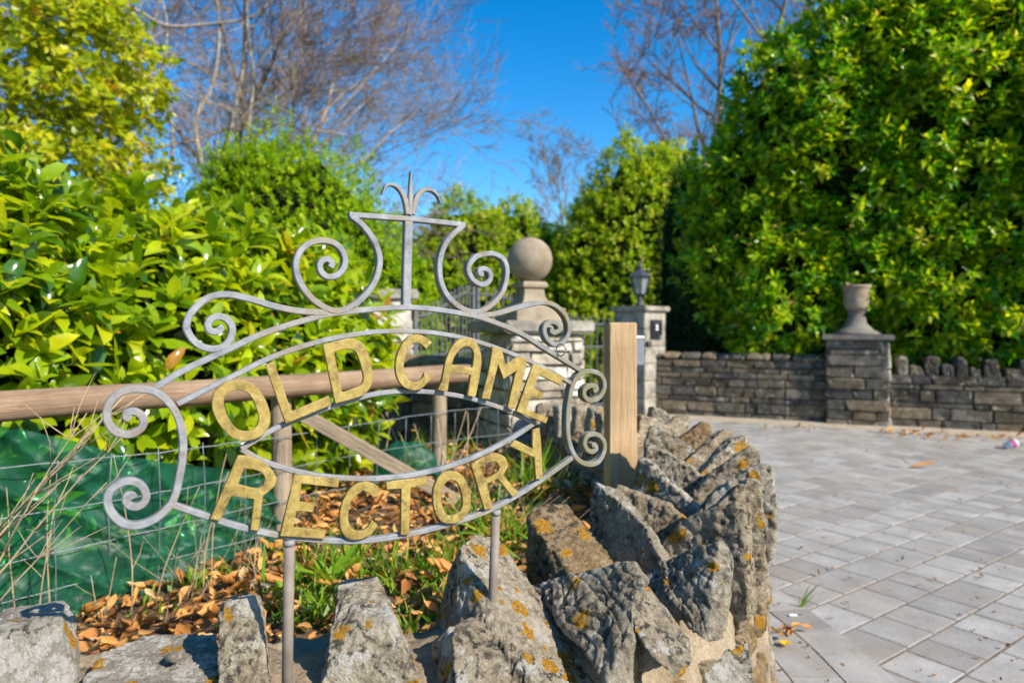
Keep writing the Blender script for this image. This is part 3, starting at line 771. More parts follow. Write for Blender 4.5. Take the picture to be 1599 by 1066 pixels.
ga, gb = Vector((-0.86, 6.05)), Vector((-0.47, 8.25)); gc = Vector((1.52, 10.0))
gate('iron_gate', 'narrow grey iron gate leaf with swept top beside the pale pier', ga, gb, lambda t: 1.46 + 0.31 * (0.5 - 0.5 * math.cos(math.pi * min(1, t * 1.05))))
gate('iron_gate', 'wide grey iron gate leaf with spear tips reaching the lantern pier', gb + Vector((0.05, 0.05)), gc, lambda t: 1.77 - 0.36 * (0.5 - 0.5 * math.cos(math.pi * min(1, t * 1.15))), sp=0.135)

# ------------------------------------------------------------------ lantern pier, post box, far wall, urn pier
lampp = thing('lantern_pier', 'square dressed stone pier with overhanging cap carrying the lantern', 'pier', (lampc.x, lampc.y, 0))
la2 = math.radians(45)
sq3 = square(lampc, 0.54, la2)
z = 0.0
while z < 1.49:
    h = 0.248
    for q0, q1, q2 in ((sq3[0], sq3[1], sq3[3]), (sq3[3], sq3[0], sq3[2])):
        pass
    prism('stone', square(lampc, 0.54 + rnd.uniform(-.006, .006), la2), z + 0.003, min(z + h, 1.49) - 0.003, 'ashlar', lampp, 0.008)
    z += h
prism('mortar_core', square(lampc, 0.525, la2), 0, 1.488, 'mortar_grey', lampp)
prism('cap', square(lampc, 0.64, la2), 1.492, 1.565, 'ashlar', lampp, 0.012)
fr = sq3[0]; rr = sq3[1]; rd = (rr - fr).normalized(); rn = (fr - sq3[3]).normalized()
def on_face(parent, name, u0, u1, z0, z1, t0, t1, mat, bev=0.004):
    a = fr + rd * u0; b_ = fr + rd * u1
    return prism(name, [a + rn * t0, b_ + rn * t0, b_ + rn * t1, a + rn * t1], z0, z1, mat, parent, bev)
fr, rd, rn = sq3[0], (sq3[1] - sq3[0]).normalized(), (sq3[0] - sq3[3]).normalized()
pb = thing('post_box', 'black letter box let into the lantern pier', 'letter box', (fr.x + rd.x * .25, fr.y + rd.y * .25, 1.1))
bf_ = on_face(pb, 'box_front', 0.13, 0.43, 1.09, 1.37, -0.05, 0.02, 'black')
on_face(bf_, 'flap', 0.17, 0.39, 1.31, 1.345, 0.021, 0.03, 'lantern', 0.002)
e_c = fr + rd * 0.28 + rn * 0.0215
Vv, Ff = lathe([(0.026, 0), (0.026, 0.004)], 20)
Mx = Matrix(((rd.x, 0, rn.x, e_c.x), (rd.y, 0, rn.y, e_c.y), (0, 1, 0, 1.275), (0, 0, 0, 1)))
link('emblem', mesh_py('emblem', Vv, Ff), M['white'], bf_, Mx)
Mx2 = Matrix.Translation((0, 0, -0.045)) @ Mx @ Matrix.Diagonal((1.3, 0.5, 1, 1))
link('emblem', mesh_py('emblem', Vv, Ff), M['white'], bf_, Mx2)
on_face(bf_, 'sticker', 0.36, 0.42, 1.10, 1.14, 0.021, 0.023, 'grey_box', 0.0)
ic = thing('intercom', 'small black call box low on the corner of the lantern pier', 'call box', (fr.x, fr.y, 1.0))
hs_ = on_face(ic, 'housing', 0.02, 0.13, 0.99, 1.06, -0.02, 0.03, 'black'); on_face(hs_, 'button', 0.055, 0.09, 1.01, 1.04, 0.031, 0.036, 'grey_box', 0.002)

lan = thing('lantern', 'black tapered carriage lantern standing on the dressed stone pier', 'lantern', (lampc.x, lampc.y, 1.567))
def lath(name, prof_, sides, mat, parent, smooth=None, rot=0.0):
    V, F = lathe(prof_, sides, rot, (lampc.x, lampc.y)); return link(name, mesh_py(name, V, F), M[mat], parent, smooth=smooth)
lath('base', [(0.075, 1.568), (0.075, 1.60), (0.05, 1.62), (0.035, 1.66), (0.055, 1.68), (0.03, 1.70), (0.028, 1.73), (0.085, 1.745), (0.09, 1.755)], 16, 'lantern', lan, True)
a6 = [math.radians(30 + 60 * k) for k in range(6)]
for k in range(6):
    a0, a1 = a6[k], a6[(k + 1) % 6]
    pt = lambda a, r, z: (lampc.x + r * math.cos(a), lampc.y + r * math.sin(a), z)
    link('pane', mesh_py('pane', [pt(a0, .082, 1.757), pt(a1, .082, 1.757), pt(a1, .142, 2.0), pt(a0, .142, 2.0)], [(0, 1, 2, 3)]), M['glass'], lan)
    V, F = tube([pt(a0, .088, 1.752), pt(a0, .149, 2.005)], 0.010, 6); link('frame_bar', mesh_py('frame_bar', V, F), M['lantern'], lan)
roof_ = lath('roof', [(0.18, 2.0), (0.185, 2.012), (0.11, 2.075), (0.06, 2.10), (0.055, 2.13)], 6, 'lantern', lan, rot=math.radians(30))
lath('finial', [(0.03, 2.128), (0.045, 2.15), (0.02, 2.175), (0.03, 2.195), (0.004, 2.25)], 12, 'lantern', roof_, True)

bw = thing('boundary_wall', 'old coursed stone boundary wall between the lantern pier and the urn pier', 'wall', (wall_pt(1.2).x, wall_pt(1.2).y, 0))
def wcore(parent, s0, s1, z1, t=0.17, mat='mortar_grey'):
    a, b_ = wall_pt(s0, -0.03), wall_pt(s1, -0.03); prism('mortar_core', [a, b_, b_ - WN * (2 * t), a - WN * (2 * t)], 0, z1, mat, parent)
S_U0, S_U1 = 2.30, 3.02
wcore(bw, -0.15, S_U0, 0.80)
stone_face(bw, wall_pt(-0.15), wall_pt(S_U0), 0.0, 0.80, WN, 'wallstone', (0.06, 0.15), (0.12, 0.48), 0.1, 21)
s = -0.15; i = 0
while s < S_U0 - 0.03:
    w = min(rnd.uniform(0.22, 0.38), S_U0 - s); pts = []
    for a in (s + .005, s + w - .005):
        for (o_, z) in ((0.03, .80), (0.03, .86), (-.1, .90), (-.3, .90), (-.42, .86), (-.42, .80)):
            q = wall_pt(a, o_); pts.append(Vector((q.x, q.y, z + rnd.uniform(-.012, .012))))
    link('coping_stone', rough_hull('coping_stone', pts, 0.03, 0.008, 240 + i, 0.02), M['wallstone'], bw); s += w; i += 1

up = thing('urn_pier', 'weathered stone pier with overhanging slab cap carrying the stone urn', 'pier', (wall_pt((S_U0 + S_U1) / 2).x, wall_pt((S_U0 + S_U1) / 2).y, 0))
ua, ub = wall_pt(S_U0, 0.10), wall_pt(S_U1, 0.10)
prism('mortar_core', [ua + WD * .03 - WN * .03, ub - WD * .03 - WN * .03, ub - WD * .03 - WN * .6, ua + WD * .03 - WN * .6], 0, 1.09, 'mortar_grey', up)
stone_face(up, ua, ub, 0.0, 1.09, WN, 'wallstone', (0.07, 0.18), (0.16, 0.5), 0.1, 31)
stone_face(up, ub, ub - WN * .6, 0.0, 1.09, WD, 'pillarstone', (0.11, 0.19), (0.2, 0.4), 0.1, 32)  # paler stone on this face only, its sunlight put into the colour
stone_face(up, ua - WN * .6, ua, 0.0, 1.09, -WD, 'wallstone', (0.11, 0.19), (0.2, 0.4), 0.1, 33)
ca, cb = ua - WD * .06 + WN * .06, ub + WD * .06 + WN * .06
prism('cap', [ca, cb, cb - WN * .72, ca - WN * .72], 1.093, 1.165, 'cast_grey', up, 0.015)
uc = wall_pt((S_U0 + S_U1) / 2 + 0.0, -0.15)
urn = thing('garden_urn', 'grey stone urn on a flared foot in front of the tall hedge', 'urn', (uc.x, uc.y, 1.167))
def ulath(name, prof_, sides=24, mat='cast_grey', smooth=True, rot=0):
    V, F = lathe(prof_, sides, rot, (uc.x, uc.y)); link(name, mesh_py(name, V, F), M[mat], urn, smooth=smooth)
ulath('foot', [(0.29, 1.167), (0.285, 1.19), (0.21, 1.225), (0.15, 1.28), (0.115, 1.35), (0.10, 1.42), (0.098, 1.45), (0.115, 1.465), (0.115, 1.48)])
ulath('bowl', [(0.10, 1.482), (0.14, 1.50), (0.15, 1.54), (0.158, 1.62), (0.158, 1.74), (0.165, 1.77), (0.185, 1.79), (0.185, 1.81), (0.15, 1.81), (0.14, 1.75), (0.02, 1.73)], mat='cast')

cw = thing('crenellated_wall', 'low rubble wall with separated upright coping stones beyond the urn pier', 'wall', (wall_pt(4.6).x, wall_pt(4.6).y, 0))
wcore(cw, S_U1, 7.2, 0.66, mat='mortar_grey')
stone_face(cw, wall_pt(S_U1), wall_pt(7.2), 0.0, 0.66, WN, 'wallstone', (0.06, 0.17), (0.14, 0.6), 0.1, 41)
s = S_U1 + 0.1; i = 0
while s < 7.0:
    hi = i % 2 == 0; z1 = 0.66 + (rnd.uniform(.17, .30) if hi else rnd.uniform(.06, .15)); w = rnd.uniform(.08, .17); pts = []
    for a in (s, s + w):
        for (o_, z) in ((0.0, .63), (-.3, .63), (-.02, z1 - .03), (-.28, z1 - .03)):
            q = wall_pt(a + rnd.uniform(-.03, .03), o_); pts.append(Vector((q.x, q.y, z + rnd.uniform(-.02, .02))))
    q = wall_pt(s + w / 2, -.12); pts.append(Vector((q.x, q.y, z1)))
    link('coping_stone', rough_hull('coping_stone', pts, 0.013, 0.010, 270 + i, 0.006), M['wallstone'], cw); s += w + rnd.uniform(.005, .05); i += 1

# ------------------------------------------------------------------ sawn post
wp = thing('timber_post', 'new square sawn timber post rising behind the jagged wall', 'post', (0.40, 2.55, 0.5))
Mx = Matrix.Translation((0.405, 2.56, 0.86)) @ Matrix.Rotation(math.radians(4), 4, 'Z')
bm = box_bm(0.103, 0.103, 0.82, 0.004, 1); link('shaft', bm_mesh('shaft', bm), M['new_wood'], wp, Mx)
Mb = Mx @ Matrix.Translation((0.071, 0.02, 0.30)); link('sign_board', bm_mesh('sign_board', box_bm(0.03, 0.08, 0.10, 0.003)), M['grey_box'], wp, Mb)
Mb2 = Mx @ Matrix.Translation((0.071, 0.02, 0.356)); link('board_cap', bm_mesh('board_cap', box_bm(0.034, 0.084, 0.009, 0.001)), M['white'], wp, Mb2)

# ------------------------------------------------------------------ timber and wire fence
fence = thing('rail_fence', 'round timber rail fence with wire mesh below and a sloping brace', 'fence', (-0.89, 2.73, 0.45))
f0, f1 = Vector((-2.3, 1.22)), Vector((-0.22, 3.45)); fd = (f1 - f0).normalized(); fnn = Vector((fd.y, -fd.x))
def fpt(y): return f0 + fd * ((y - f0.y) / fd.y)
def cyl_obj(name, a, b_, r, mat, parent, sides=14, wob=0.006, seed=0, r1=None):
    a, b_ = Vector(a), Vector(b_); L = (b_ - a).length; n = max(6, int(L / 0.05)); r1 = r if r1 is None else r1
    V, F = [], []
    for i in range(n + 1):
        t = i / n; rr = r + (r1 - r) * t
        for k_ in range(sides):
            an = 2 * math.pi * k_ / sides
            q = rr * (1 + 0.035 * noise.noise((t * L * 3, math.cos(an), math.sin(an) + seed)))
            V.append((t * L, q * math.cos(an) + wob * noise.noise((t * L * 2, seed, 0)), q * math.sin(an) + wob * noise.noise((t * L * 2, seed, 7))))
    for i in range(n):
        for k_ in range(sides): F.append((i * sides + k_, i * sides + (k_ + 1) % sides, (i + 1) * sides + (k_ + 1) % sides, (i + 1) * sides + k_))
    F.append(tuple(range(sides - 1, -1, -1))); F.append(tuple(n * sides + k_ for k_ in range(sides)))
    Q = (b_ - a).normalized().to_track_quat('X', 'Z')
    return link(name, mesh_py(name, V, F), M[mat], parent, Matrix.Translation(a) @ Q.to_matrix().to_4x4(), smooth=True)
M['fence_wood_x'] = m_wood('weathered_post_wood_lengthwise', (0.20, 0.145, 0.09), (0.36, 0.275, 0.18), (0.46, 0.37, 0.26), 'X')
cyl_obj('rail', (f0.x, f0.y, 1.012), (f1.x, f1.y, 1.022), 0.046, 'rail_wood', fence, 18, seed=1)
for y, r in ((2.73, 0.040), (3.34, 0.036), (1.62, 0.042)):
    p = fpt(y) - fnn * 0.055; cyl_obj('post', (p.x, p.y, 0.3), (p.x, p.y, 1.0 if y != 3.34 else 1.015), r, 'fence_wood_x', fence, seed=y)
pA = fpt(2.80); pB = fpt(3.75)
bm = box_bm(1.0, 0.03, 0.055, 0.003)
a3, b3 = Vector((-0.86, 2.77, 0.905)), Vector((-0.10, 2.90, 0.44)); L = (b3 - a3).length
bmesh.ops.scale(bm, vec=(L, 1, 1), verts=bm.verts)
link('brace', bm_mesh('brace', bm), M['fence_wood_x'], fence, Matrix.Translation((a3 + b3) / 2) @ (b3 - a3).normalized().to_track_quat('X', 'Z').to_matrix().to_4x4())
def wire(pts, r=0.0017, name='wire'):
    V, F = tube(pts, r, 5); link(name, mesh_py(name, V, F), M['wire'], fence, smooth=True)
for i, z in enumerate((0.83, 0.69, 0.555, 0.43, 0.32)):
    pts = []
    for t in np.linspace(0, 1, 70):
        y = f0.y + (f1.y + .25 - f0.y) * t; p = fpt(y) + fnn * 0.004
        pts.append((p.x, p.y, z + 0.012 * math.sin(t * 9 + i) + 0.006 * noise.noise((t * 40, i, 0))))
    wire(pts, 0.0019)
y = 1.25; i = 0
while y < 3.68:
    p = fpt(y) + fnn * 0.0075; pts = [(p.x + 0.012 * noise.noise((i, z * 4, 1)), p.y + 0.012 * noise.noise((i, z * 4, 5)), z) for z in np.linspace(0.28, 0.835, 11)]
    wire(pts, 0.0015); y += 0.112; i += 1

# ------------------------------------------------------------------ netting
def net(name, label, fn, nu, nv):
    V, F = [], []
    for i in range(nu):
        for j in range(nv): V.append(fn(i / (nu - 1), j / (nv - 1)))
    for i in range(nu - 1):
        for j in range(nv - 1): F.append((i * nv + j, (i + 1) * nv + j, (i + 1) * nv + j + 1, i * nv + j + 1))
    o = link(name, mesh_np(name, V, F), M['net'], smooth=True); return tag(o, label, 'netting')
def net1(u, v):
    y = 1.30 + 1.42 * u; p = fpt(y) - fnn * 0.10
    top = 0.97 - 0.36 * max(0, (u - 0.48) / 0.52) ** 1.2 - 0.02 * math.sin(u * 11)
    z = 0.30 + (top - 0.30) * v
    w = 0.05 * noise.noise((u * 5, v * 1.6, 1)) + 0.04 * (1 - 2 * abs(noise.noise((u * 8 + v * 4, v * 1.5 - u * 2, 4)))) + 0.02 * (1 - 2 * abs(noise.noise((u * 17 - v * 5, v * 2.5, 14))))
    sw = 0.17 * (1 - v) ** 1.6
    q = p + fnn * (sw * 0.55 + w); return (q.x, q.y, z + 0.02 * noise.noise((u * 12, v * 9, 9)) + 0.01 * (1 - v))
net('green_netting', 'crumpled green debris netting draped behind the wire under the long rail', net1, 190, 80)
def net2(u, v):
    a = math.pi * (u - 0.5) * 1.5; h = v
    r = 0.15 * math.sqrt(max(0.02, 1 - h * h * 0.93)) + 0.022 * noise.noise((u * 7, v * 5, 3))
    return (-0.50 + r * math.sin(a) * 1.15, 3.26 - r * math.cos(a) * 0.6, 0.44 + 0.27 * h + 0.02 * noise.noise((u * 6, v * 6, 8)))
net('green_netting', 'small hump of green netting beside the far fence post', net2, 50, 24)

# ------------------------------------------------------------------ foliage engine
def leaf_t(kind):
    if kind == 'laurel':      # midrib m0..m4, sides L1..3, R1..3
        Y = [0, .22, .5, .78, 1.0]; W = [0, .155, .20, .145, 0]
        zc = lambda y: 0.05 * math.sin(y * math.pi) - 0.14 * y * y
        V = [(0, y, zc(y)) for y in Y] + [(-W[i], Y[i], zc(Y[i]) + .055) for i in (1, 2, 3)] + [(W[i], Y[i], zc(Y[i]) + .055) for i in (1, 2, 3)]
        F = [(0, 1, 5), (1, 2, 6), (1, 6, 5), (2, 3, 7), (2, 7, 6), (3, 4, 7), (0, 8, 1), (1, 9, 2), (1, 8, 9), (2, 10, 3), (2, 9, 10), (3, 10, 4)]
    elif kind == 'simple':
        V = [(0, 0, 0), (0, .5, .04), (0, 1, -.10), (-.21, .48, .09), (.21, .48, .09)]
        F = [(0, 1, 3), (1, 2, 3), (0, 4, 1), (1, 4, 2)]
    elif kind == 'round':
        V = [(0, 0, 0), (0, .5, .03), (0, 1, -.08), (-.34, .42, .08), (.34, .42, .08)]
        F = [(0, 1, 3), (1, 2, 3), (0, 4, 1), (1, 4, 2)]
    elif kind == 'dead':
        Y = [0, .3, .65, 1.0]; W = [0, .20, .19, 0]; Z = [0, .07, .10, .30]
        V = [(0, y, z) for y, z in zip(Y, Z)] + [(-W[i], Y[i], Z[i] + .14) for i in (1, 2)] + [(W[i], Y[i], Z[i] + .17) for i in (1, 2)]
        F = [(0, 1, 4), (1, 2, 5), (1, 5, 4), (2, 3, 5), (0, 6, 1), (1, 7, 2), (1, 6, 7), (2, 7, 3)]
    elif kind == 'blade':
        V = [(-.5, 0, 0), (.5, 0, 0), (-.42, .4, .06), (.42, .4, .06), (-.25, .75, .2), (.25, .75, .2), (0, 1, .38)]
        F = [(0, 1, 3), (0, 3, 2), (2, 3, 5), (2, 5, 4), (4, 5, 6)]
    return np.array(V, np.float32), np.array(F, np.int32)
LT = {k: leaf_t(k) for k in ('laurel', 'simple', 'round', 'dead', 'blade')}
def nrm(a): return a / np.maximum(np.linalg.norm(a, axis=-1, keepdims=True), 1e-9)
def leaves_mesh(name, p, d, up, size, kind, att, wscale=None):
    """leaves at p (n,3), pointing along d, upper face towards up"""
    T, F = LT[kind]; n = len(p); d = nrm(d); z = nrm(up - (up * d).sum(1, keepdims=True) * d); x = np.cross(d, z)
    ws = R.uniform(.8, 1.2, n) if wscale is None else wscale
    zs_ = R.uniform(-.2, 2.3, n)
    V = p[:, None, :] + size[:, None, None] * (T[None, :, 0:1] * ws[:, None, None] * x[:, None, :] + T[None, :, 1:2] * d[:, None, :] + T[None, :, 2:3] * zs_[:, None, None] * z[:, None, :])
    FF = F[None] + (np.arange(n) * len(T))[:, None, None]
    return mesh_np(name, V.reshape(-1, 3), FF.reshape(-1, 3), np.repeat(att, len(T)))
def rand_unit(n):
    return nrm(R.normal(size=(n, 3)))
def shoots(p, a, n_leaf, length, size, bias=None, spread=(75, 25)):
    """leaves spiralling round shoots p, axis a; returns pos, dir, up, size, shoot index"""
    S = len(p); a = nrm(a); ref = nrm(R.normal(size=(S, 3))); u = nrm(ref - (ref * a).sum(1, keepdims=True) * a); w = np.cross(a, u)
    k = np.arange(n_leaf); t = (k + .5) / n_leaf
    phi = k * 2.399 + R.uniform(-.35, .35, (S, n_leaf)); th = np.radians(spread[0] + (spread[1] - spread[0]) * t) + R.uniform(-.2, .2, (S, n_leaf))
    e = u[:, None] * np.cos(phi)[..., None] + w[:, None] * np.sin(phi)[..., None]
    d = a[:, None] * np.cos(th)[..., None] + e * np.sin(th)[..., None]
    up = a[:, None] - 0.0 * d + np.array([0, 0, .5]) + R.normal(scale=.18, size=(S, n_leaf, 3))
    pos_ = p[:, None] + a[:, None] * (t[None, :, None] * length) + e * 0.004
    d = d + np.array([0, 0, -.12]) + R.normal(scale=.08, size=d.shape)
    sz = size * R.uniform(.62, 1.12, (S, n_leaf)) * (1 - .25 * t)[None]
    return pos_.reshape(-1, 3), d.reshape(-1, 3), up.reshape(-1, 3), sz.ravel(), np.repeat(np.arange(S), n_leaf)
def ell_surface(ells, density, shell=(0.82, 1.0), facing=-0.35, wob=0.10, camxy=(0, 0, 1.25)):
    """points in the outer shell of a union of ellipsoids, with outward normals"""
    P_, N_ = [], []
    cam_ = np.array(camxy)
    for i, (c, r) in enumerate(ells):
        c = np.array(c, float); r = np.array(r, float)
        area = 4 * math.pi * (((r[0] * r[1]) ** 1.6 + (r[0] * r[2]) ** 1.6 + (r[1] * r[2]) ** 1.6) / 3) ** (1 / 1.6)
        n = int(area * density); u = rand_unit(n)
        wv = np.array([1 + wob * (noise.noise((x[0] * 2.3 + i * 5, x[1] * 2.3, x[2] * 2.3)) + .5 * noise.noise((x[0] * 6 + i, x[1] * 6, x[2] * 6))) for x in u])
        f = R.uniform(*shell, n) * wv
        p = c + u * r * f[:, None]; nn_ = nrm(u / r)
        keep = (nn_ * nrm(cam_ - p)).sum(1) > facing
        for j, (c2, r2) in enumerate(ells):
            if j != i: keep &= ((((p - np.array(c2)) / np.array(r2)) ** 2).sum(1) > 0.74)
        P_.append(p[keep]); N_.append(nn_[keep])
    return np.concatenate(P_), np.concatenate(N_)
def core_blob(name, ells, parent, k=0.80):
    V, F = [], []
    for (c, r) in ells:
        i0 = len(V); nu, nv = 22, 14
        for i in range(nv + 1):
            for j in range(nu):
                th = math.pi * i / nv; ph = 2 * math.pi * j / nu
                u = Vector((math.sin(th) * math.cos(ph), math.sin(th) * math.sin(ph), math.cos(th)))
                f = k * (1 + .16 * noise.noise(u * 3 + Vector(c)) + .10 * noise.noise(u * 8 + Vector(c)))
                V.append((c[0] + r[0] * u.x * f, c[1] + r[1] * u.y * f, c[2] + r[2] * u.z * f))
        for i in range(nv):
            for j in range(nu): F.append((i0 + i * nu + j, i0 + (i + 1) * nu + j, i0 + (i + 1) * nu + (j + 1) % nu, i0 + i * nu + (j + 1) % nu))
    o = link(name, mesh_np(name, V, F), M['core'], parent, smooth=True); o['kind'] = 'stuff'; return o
def stems_mesh(p, a, length, r, keep):
    V, F = [], []
    for q, dd in zip(p[keep], nrm(a)[keep]):
        v, f = tube([q - dd * length * 1.2, q + dd * length * .2, q + dd * length], [r, r * .8, r * .5], 4, False)
        i0 = len(V); V += v; F += [tuple(i0 + k for k in ff) for ff in f]
    return mesh_np('shoots', V, F)
_leafvar = {}
def leaf_objects(parent, p, d, up, size, mat, kind, sel, name='leaf'):
    """the leaves that show largest, each an object of its own sharing one of a few meshes"""
    key = (mat, kind)
    if key not in _leafvar:
        L = []
        for k in range(8):
            T, F = LT[kind]; me = mesh_np('leaf', T * (np.array([1, 1, R.uniform(.1, 2.2)]) * (1 + 0.12 * R.normal(size=3))), F, np.full(len(T), k / 7 * .93))
            me.materials.append(M[mat]); me.polygons.foreach_set('use_smooth', [True] * len(me.polygons)); L.append(me)
        _leafvar[key] = L
    d = nrm(d); z = nrm(up - (up * d).sum(1, keepdims=True) * d); x = np.cross(d, z)
    for i in sel:
        s_ = float(size[i]); m4 = Matrix(((x[i][0] * s_, d[i][0] * s_, z[i][0] * s_, p[i][0]), (x[i][1] * s_, d[i][1] * s_, z[i][1] * s_, p[i][1]), (x[i][2] * s_, d[i][2] * s_, z[i][2] * s_, p[i][2]), (0, 0, 0, 1)))
        link(name, rnd.choice(_leafvar[key]), None, parent, m4)
def bush(name, label, cat, ells, mat, kind, density, n_leaf, length, size, base, shell=(.82, 1.0), facing=-.35, wob=.1, upmix=.5, nobj=0, twigs=0.25, core=0.8, group=None, spread=(75, 25), inner=0.25, ztrim=None, cover=None):
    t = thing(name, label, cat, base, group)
    if core: core_blob('dark_shade_core', ells, t, core)  # opaque dark blob standing in for shade between the leaves
    p, nn_ = ell_surface(ells, density, shell, facing, wob)
    if cover is not None:
        k = cover(p); p, nn_ = p[k], nn_[k]
    a = nn_ + np.array([0, 0, upmix]) + R.normal(scale=.38, size=nn_.shape)
    lp_, d_, u_, s_, si = shoots(p, a, n_leaf, length, size, spread=spread)
    att = np.clip(R.normal(.45, .16, len(p))[si] + R.normal(0, .17, len(lp_)), 0, .97); orange = R.random(len(lp_)) < .012; att[orange] = 1.0
    sel = np.array([], int)
    if nobj:
        dist = lp_[:, 1]; px = CX + FPX * lp_[:, 0] / dist; py = HOR - FPX * (lp_[:, 2] - CAMZ) / dist
        vis = (px > 0) & (px < 1599) & (py > 0) & (py < 1066) & (dist > .3)
        depth_in = (nn_[si] * (lp_ - p[si])).sum(1)
        score = s_ / dist * (1 + 2 * depth_in / max(size, 1e-6) * .3) * vis
        sel = np.argsort(-score)[:nobj]
    mask = np.ones(len(lp_), bool); mask[sel] = False
    fo = link('foliage', leaves_mesh('foliage', lp_[mask], d_[mask], u_[mask], s_[mask], kind, att[mask]), M[mat], t, smooth=(kind == 'laurel')); fo['kind'] = 'stuff'
    if nobj: leaf_objects(t, lp_, d_, u_, s_, mat, kind, sel)
    if twigs:
        k = R.random(len(p)) < twigs
        so = link('shoots', stems_mesh(p, a, length, 0.0028 if size > .1 else .002, k), M['shoot'], t); so['kind'] = 'stuff'
    return t

# near laurel hedge along the fence
hd = np.array([fd.x, fd.y])
ells = []
for s_, w_, zt in ((-1.0, .62, 2.0), (-.35, .62, 2.08), (.3, .62, 1.93), (.95, .60, 1.80), (1.6, .60, 1.72), (2.2, .52, 1.70), (2.75, .42, 1.72)):
    c = np.array([-2.75, 2.0]) + np.array([0.53, 0.85]) * s_
    ells.append(((c[0], c[1], .35 + (zt - .3) * .47), (w_, w_, (zt - .3) * .56)))
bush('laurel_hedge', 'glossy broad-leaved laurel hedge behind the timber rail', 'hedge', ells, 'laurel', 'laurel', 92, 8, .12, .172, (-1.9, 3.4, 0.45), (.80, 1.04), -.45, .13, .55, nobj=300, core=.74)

# tree with loose yellow green leaves, upper left
def tree_trunk(parent, a, b_, r0, r1, mat, name='trunk', limbs=()):
    pts = [Vector(a).lerp(Vector(b_), t) + Vector((.08 * noise.noise((t * 3, a[0], 0)), .08 * noise.noise((t * 3, a[1], 4)), 0)) for t in np.linspace(0, 1, 9)]
    V, F = tube(pts, [r0 + (r1 - r0) * t for t in np.linspace(0, 1, 9)], 10); V = list(V); F = list(F)
    for (t, end, r) in limbs:
        p0 = Vector(a).lerp(Vector(b_), t); e = Vector(end); mid = (p0 + e) / 2 + Vector((0, 0, .15))
        v, f = tube(catmull([p0, mid, e], 5), np.linspace(r, r * .25, 11), 7); i0 = len(V); V += v; F += [tuple(i0 + k for k in ff) for ff in f]
    link(name, mesh_py(name, V, F), M[mat], parent, smooth=True)
ells = [((-5.6, 6.6, 3.3), (1.5, 1.2, 1.5)), ((-4.5, 6.5, 2.75), (1.05, 1.0, .95)), ((-4.35, 6.6, 3.85), (.85, .9, .7)), ((-5.4, 6.6, 4.8), (1.3, 1.1, .9)), ((-6.3, 6.7, 2.3), (1.2, 1.0, 1.2)), ((-4.9, 6.7, 4.2), (.7, .8, .6))]
t_ = bush('leafy_tree', 'small tree with loose yellow-green leaves rising over the near laurel', 'tree', ells, 'yellow_tree', 'round', 84, 7, .16, .13, (-5.2, 6.7, 0), (.45, 1.05), -.7, .22, .3, core=0, twigs=.5)
tree_trunk(t_, (-5.2, 6.75, 0), (-5.1, 6.7, 3.6), .13, .05, 'bark', limbs=[(.6, (-4.2, 6.5, 3.0), .05), (.7, (-6.3, 6.5, 3.2), .05), (.85, (-4.3, 6.6, 4.0), .04), (.9, (-5.5, 6.5, 5.0), .045)])

# bright small-leaved shrub behind the laurel
ells = [((-3.35, 10.6, 2.0), (1.55, 1.3, 2.15)), ((-4.6, 10.9, 1.7), (1.3, 1.2, 1.7)), ((-2.45, 10.4, 1.6), (.95, .9, 1.45)), ((-3.9, 10.6, 3.3), (.9, .9, .75)), ((-2.75, 10.6, 2.7), (.6, .7, .8)), ((-2.1, 10.3, 1.1), (.7, .7, 1.2)), ((-1.7, 10.3, 1.35), (.5, .6, 1.1)), ((-2.25, 10.3, 2.55), (.12, .12, .55)), ((-5.8, 11.2, 1.4), (1.4, 1.2, 1.4))]
bush('evergreen_shrub', 'rounded bright green small-leaved shrub beyond the near laurel hedge', 'shrub', ells, 'shrub', 'round', 170, 9, .12, .075, (-3.3, 10.6, 0), (.8, 1.05), -.3, .24, .5, core=.8, twigs=0)

# flowering hedges behind the gate
def farther(ells, k): return [((c[0] * k, c[1] * k, CAMZ + (c[2] - CAMZ) * k), (r[0] * k, r[1] * k, r[2] * k)) for c, r in ells]
ells = [((-.95, 14.2, 2.0), (1.2, 1.1, 1.95)), ((.05, 14.4, 1.9), (.95, 1.0, 1.9)), ((-1.9, 14.0, 1.2), (.9, .9, 1.6)), ((.75, 14.5, 1.6), (.7, .9, 1.7))]
bush('rounded_hedge', 'rounded yellow-tipped hedge behind the narrow gate leaf', 'hedge', farther(ells, 1.22), 'hedge_lit', 'round', 95, 8, .17, .125, (-.75, 17.4, 0), (.85, 1.04), -.3, .13, .5, core=.85, twigs=0)
ells = [((2.35, 13.4, 2.2), (1.25, 1.1, 2.55)), ((1.55, 13.3, 1.7), (.8, .9, 2.0)), ((3.2, 13.6, 2.4), (.8, .9, 2.4)), ((2.85, 13.5, 3.9), (.6, .7, .85)), ((1.1, 13.2, 1.0), (.7, .8, 1.3))]
bush('cone_hedge', 'tall domed yellow-flecked evergreen behind the wide gate leaf and lantern', 'hedge', farther(ells, 1.22), 'hedge_lit', 'round', 95, 8, .17, .125, (2.8, 16.3, 0), (.85, 1.04), -.3, .13, .5, core=.85, twigs=0)
# dark clipped conifer beside the lantern pier
ells = [((2.95, 10.75, 1.15), (.42, .4, 1.25)), ((3.3, 10.85, 1.0), (.45, .4, 1.0)), ((2.6, 10.9, .8), (.38, .35, .75)), ((3.75, 10.9, .75), (.4, .4, .75))]
bush('conifer_bush', 'dark fine-textured conifer over the boundary wall below the tall hedge', 'shrub', ells, 'conifer', 'simple', 520, 9, .07, .05, (3.0, 10.8, 0), (.85, 1.03), -.3, .1, .8, core=.88, twigs=0, spread=(50, 10))
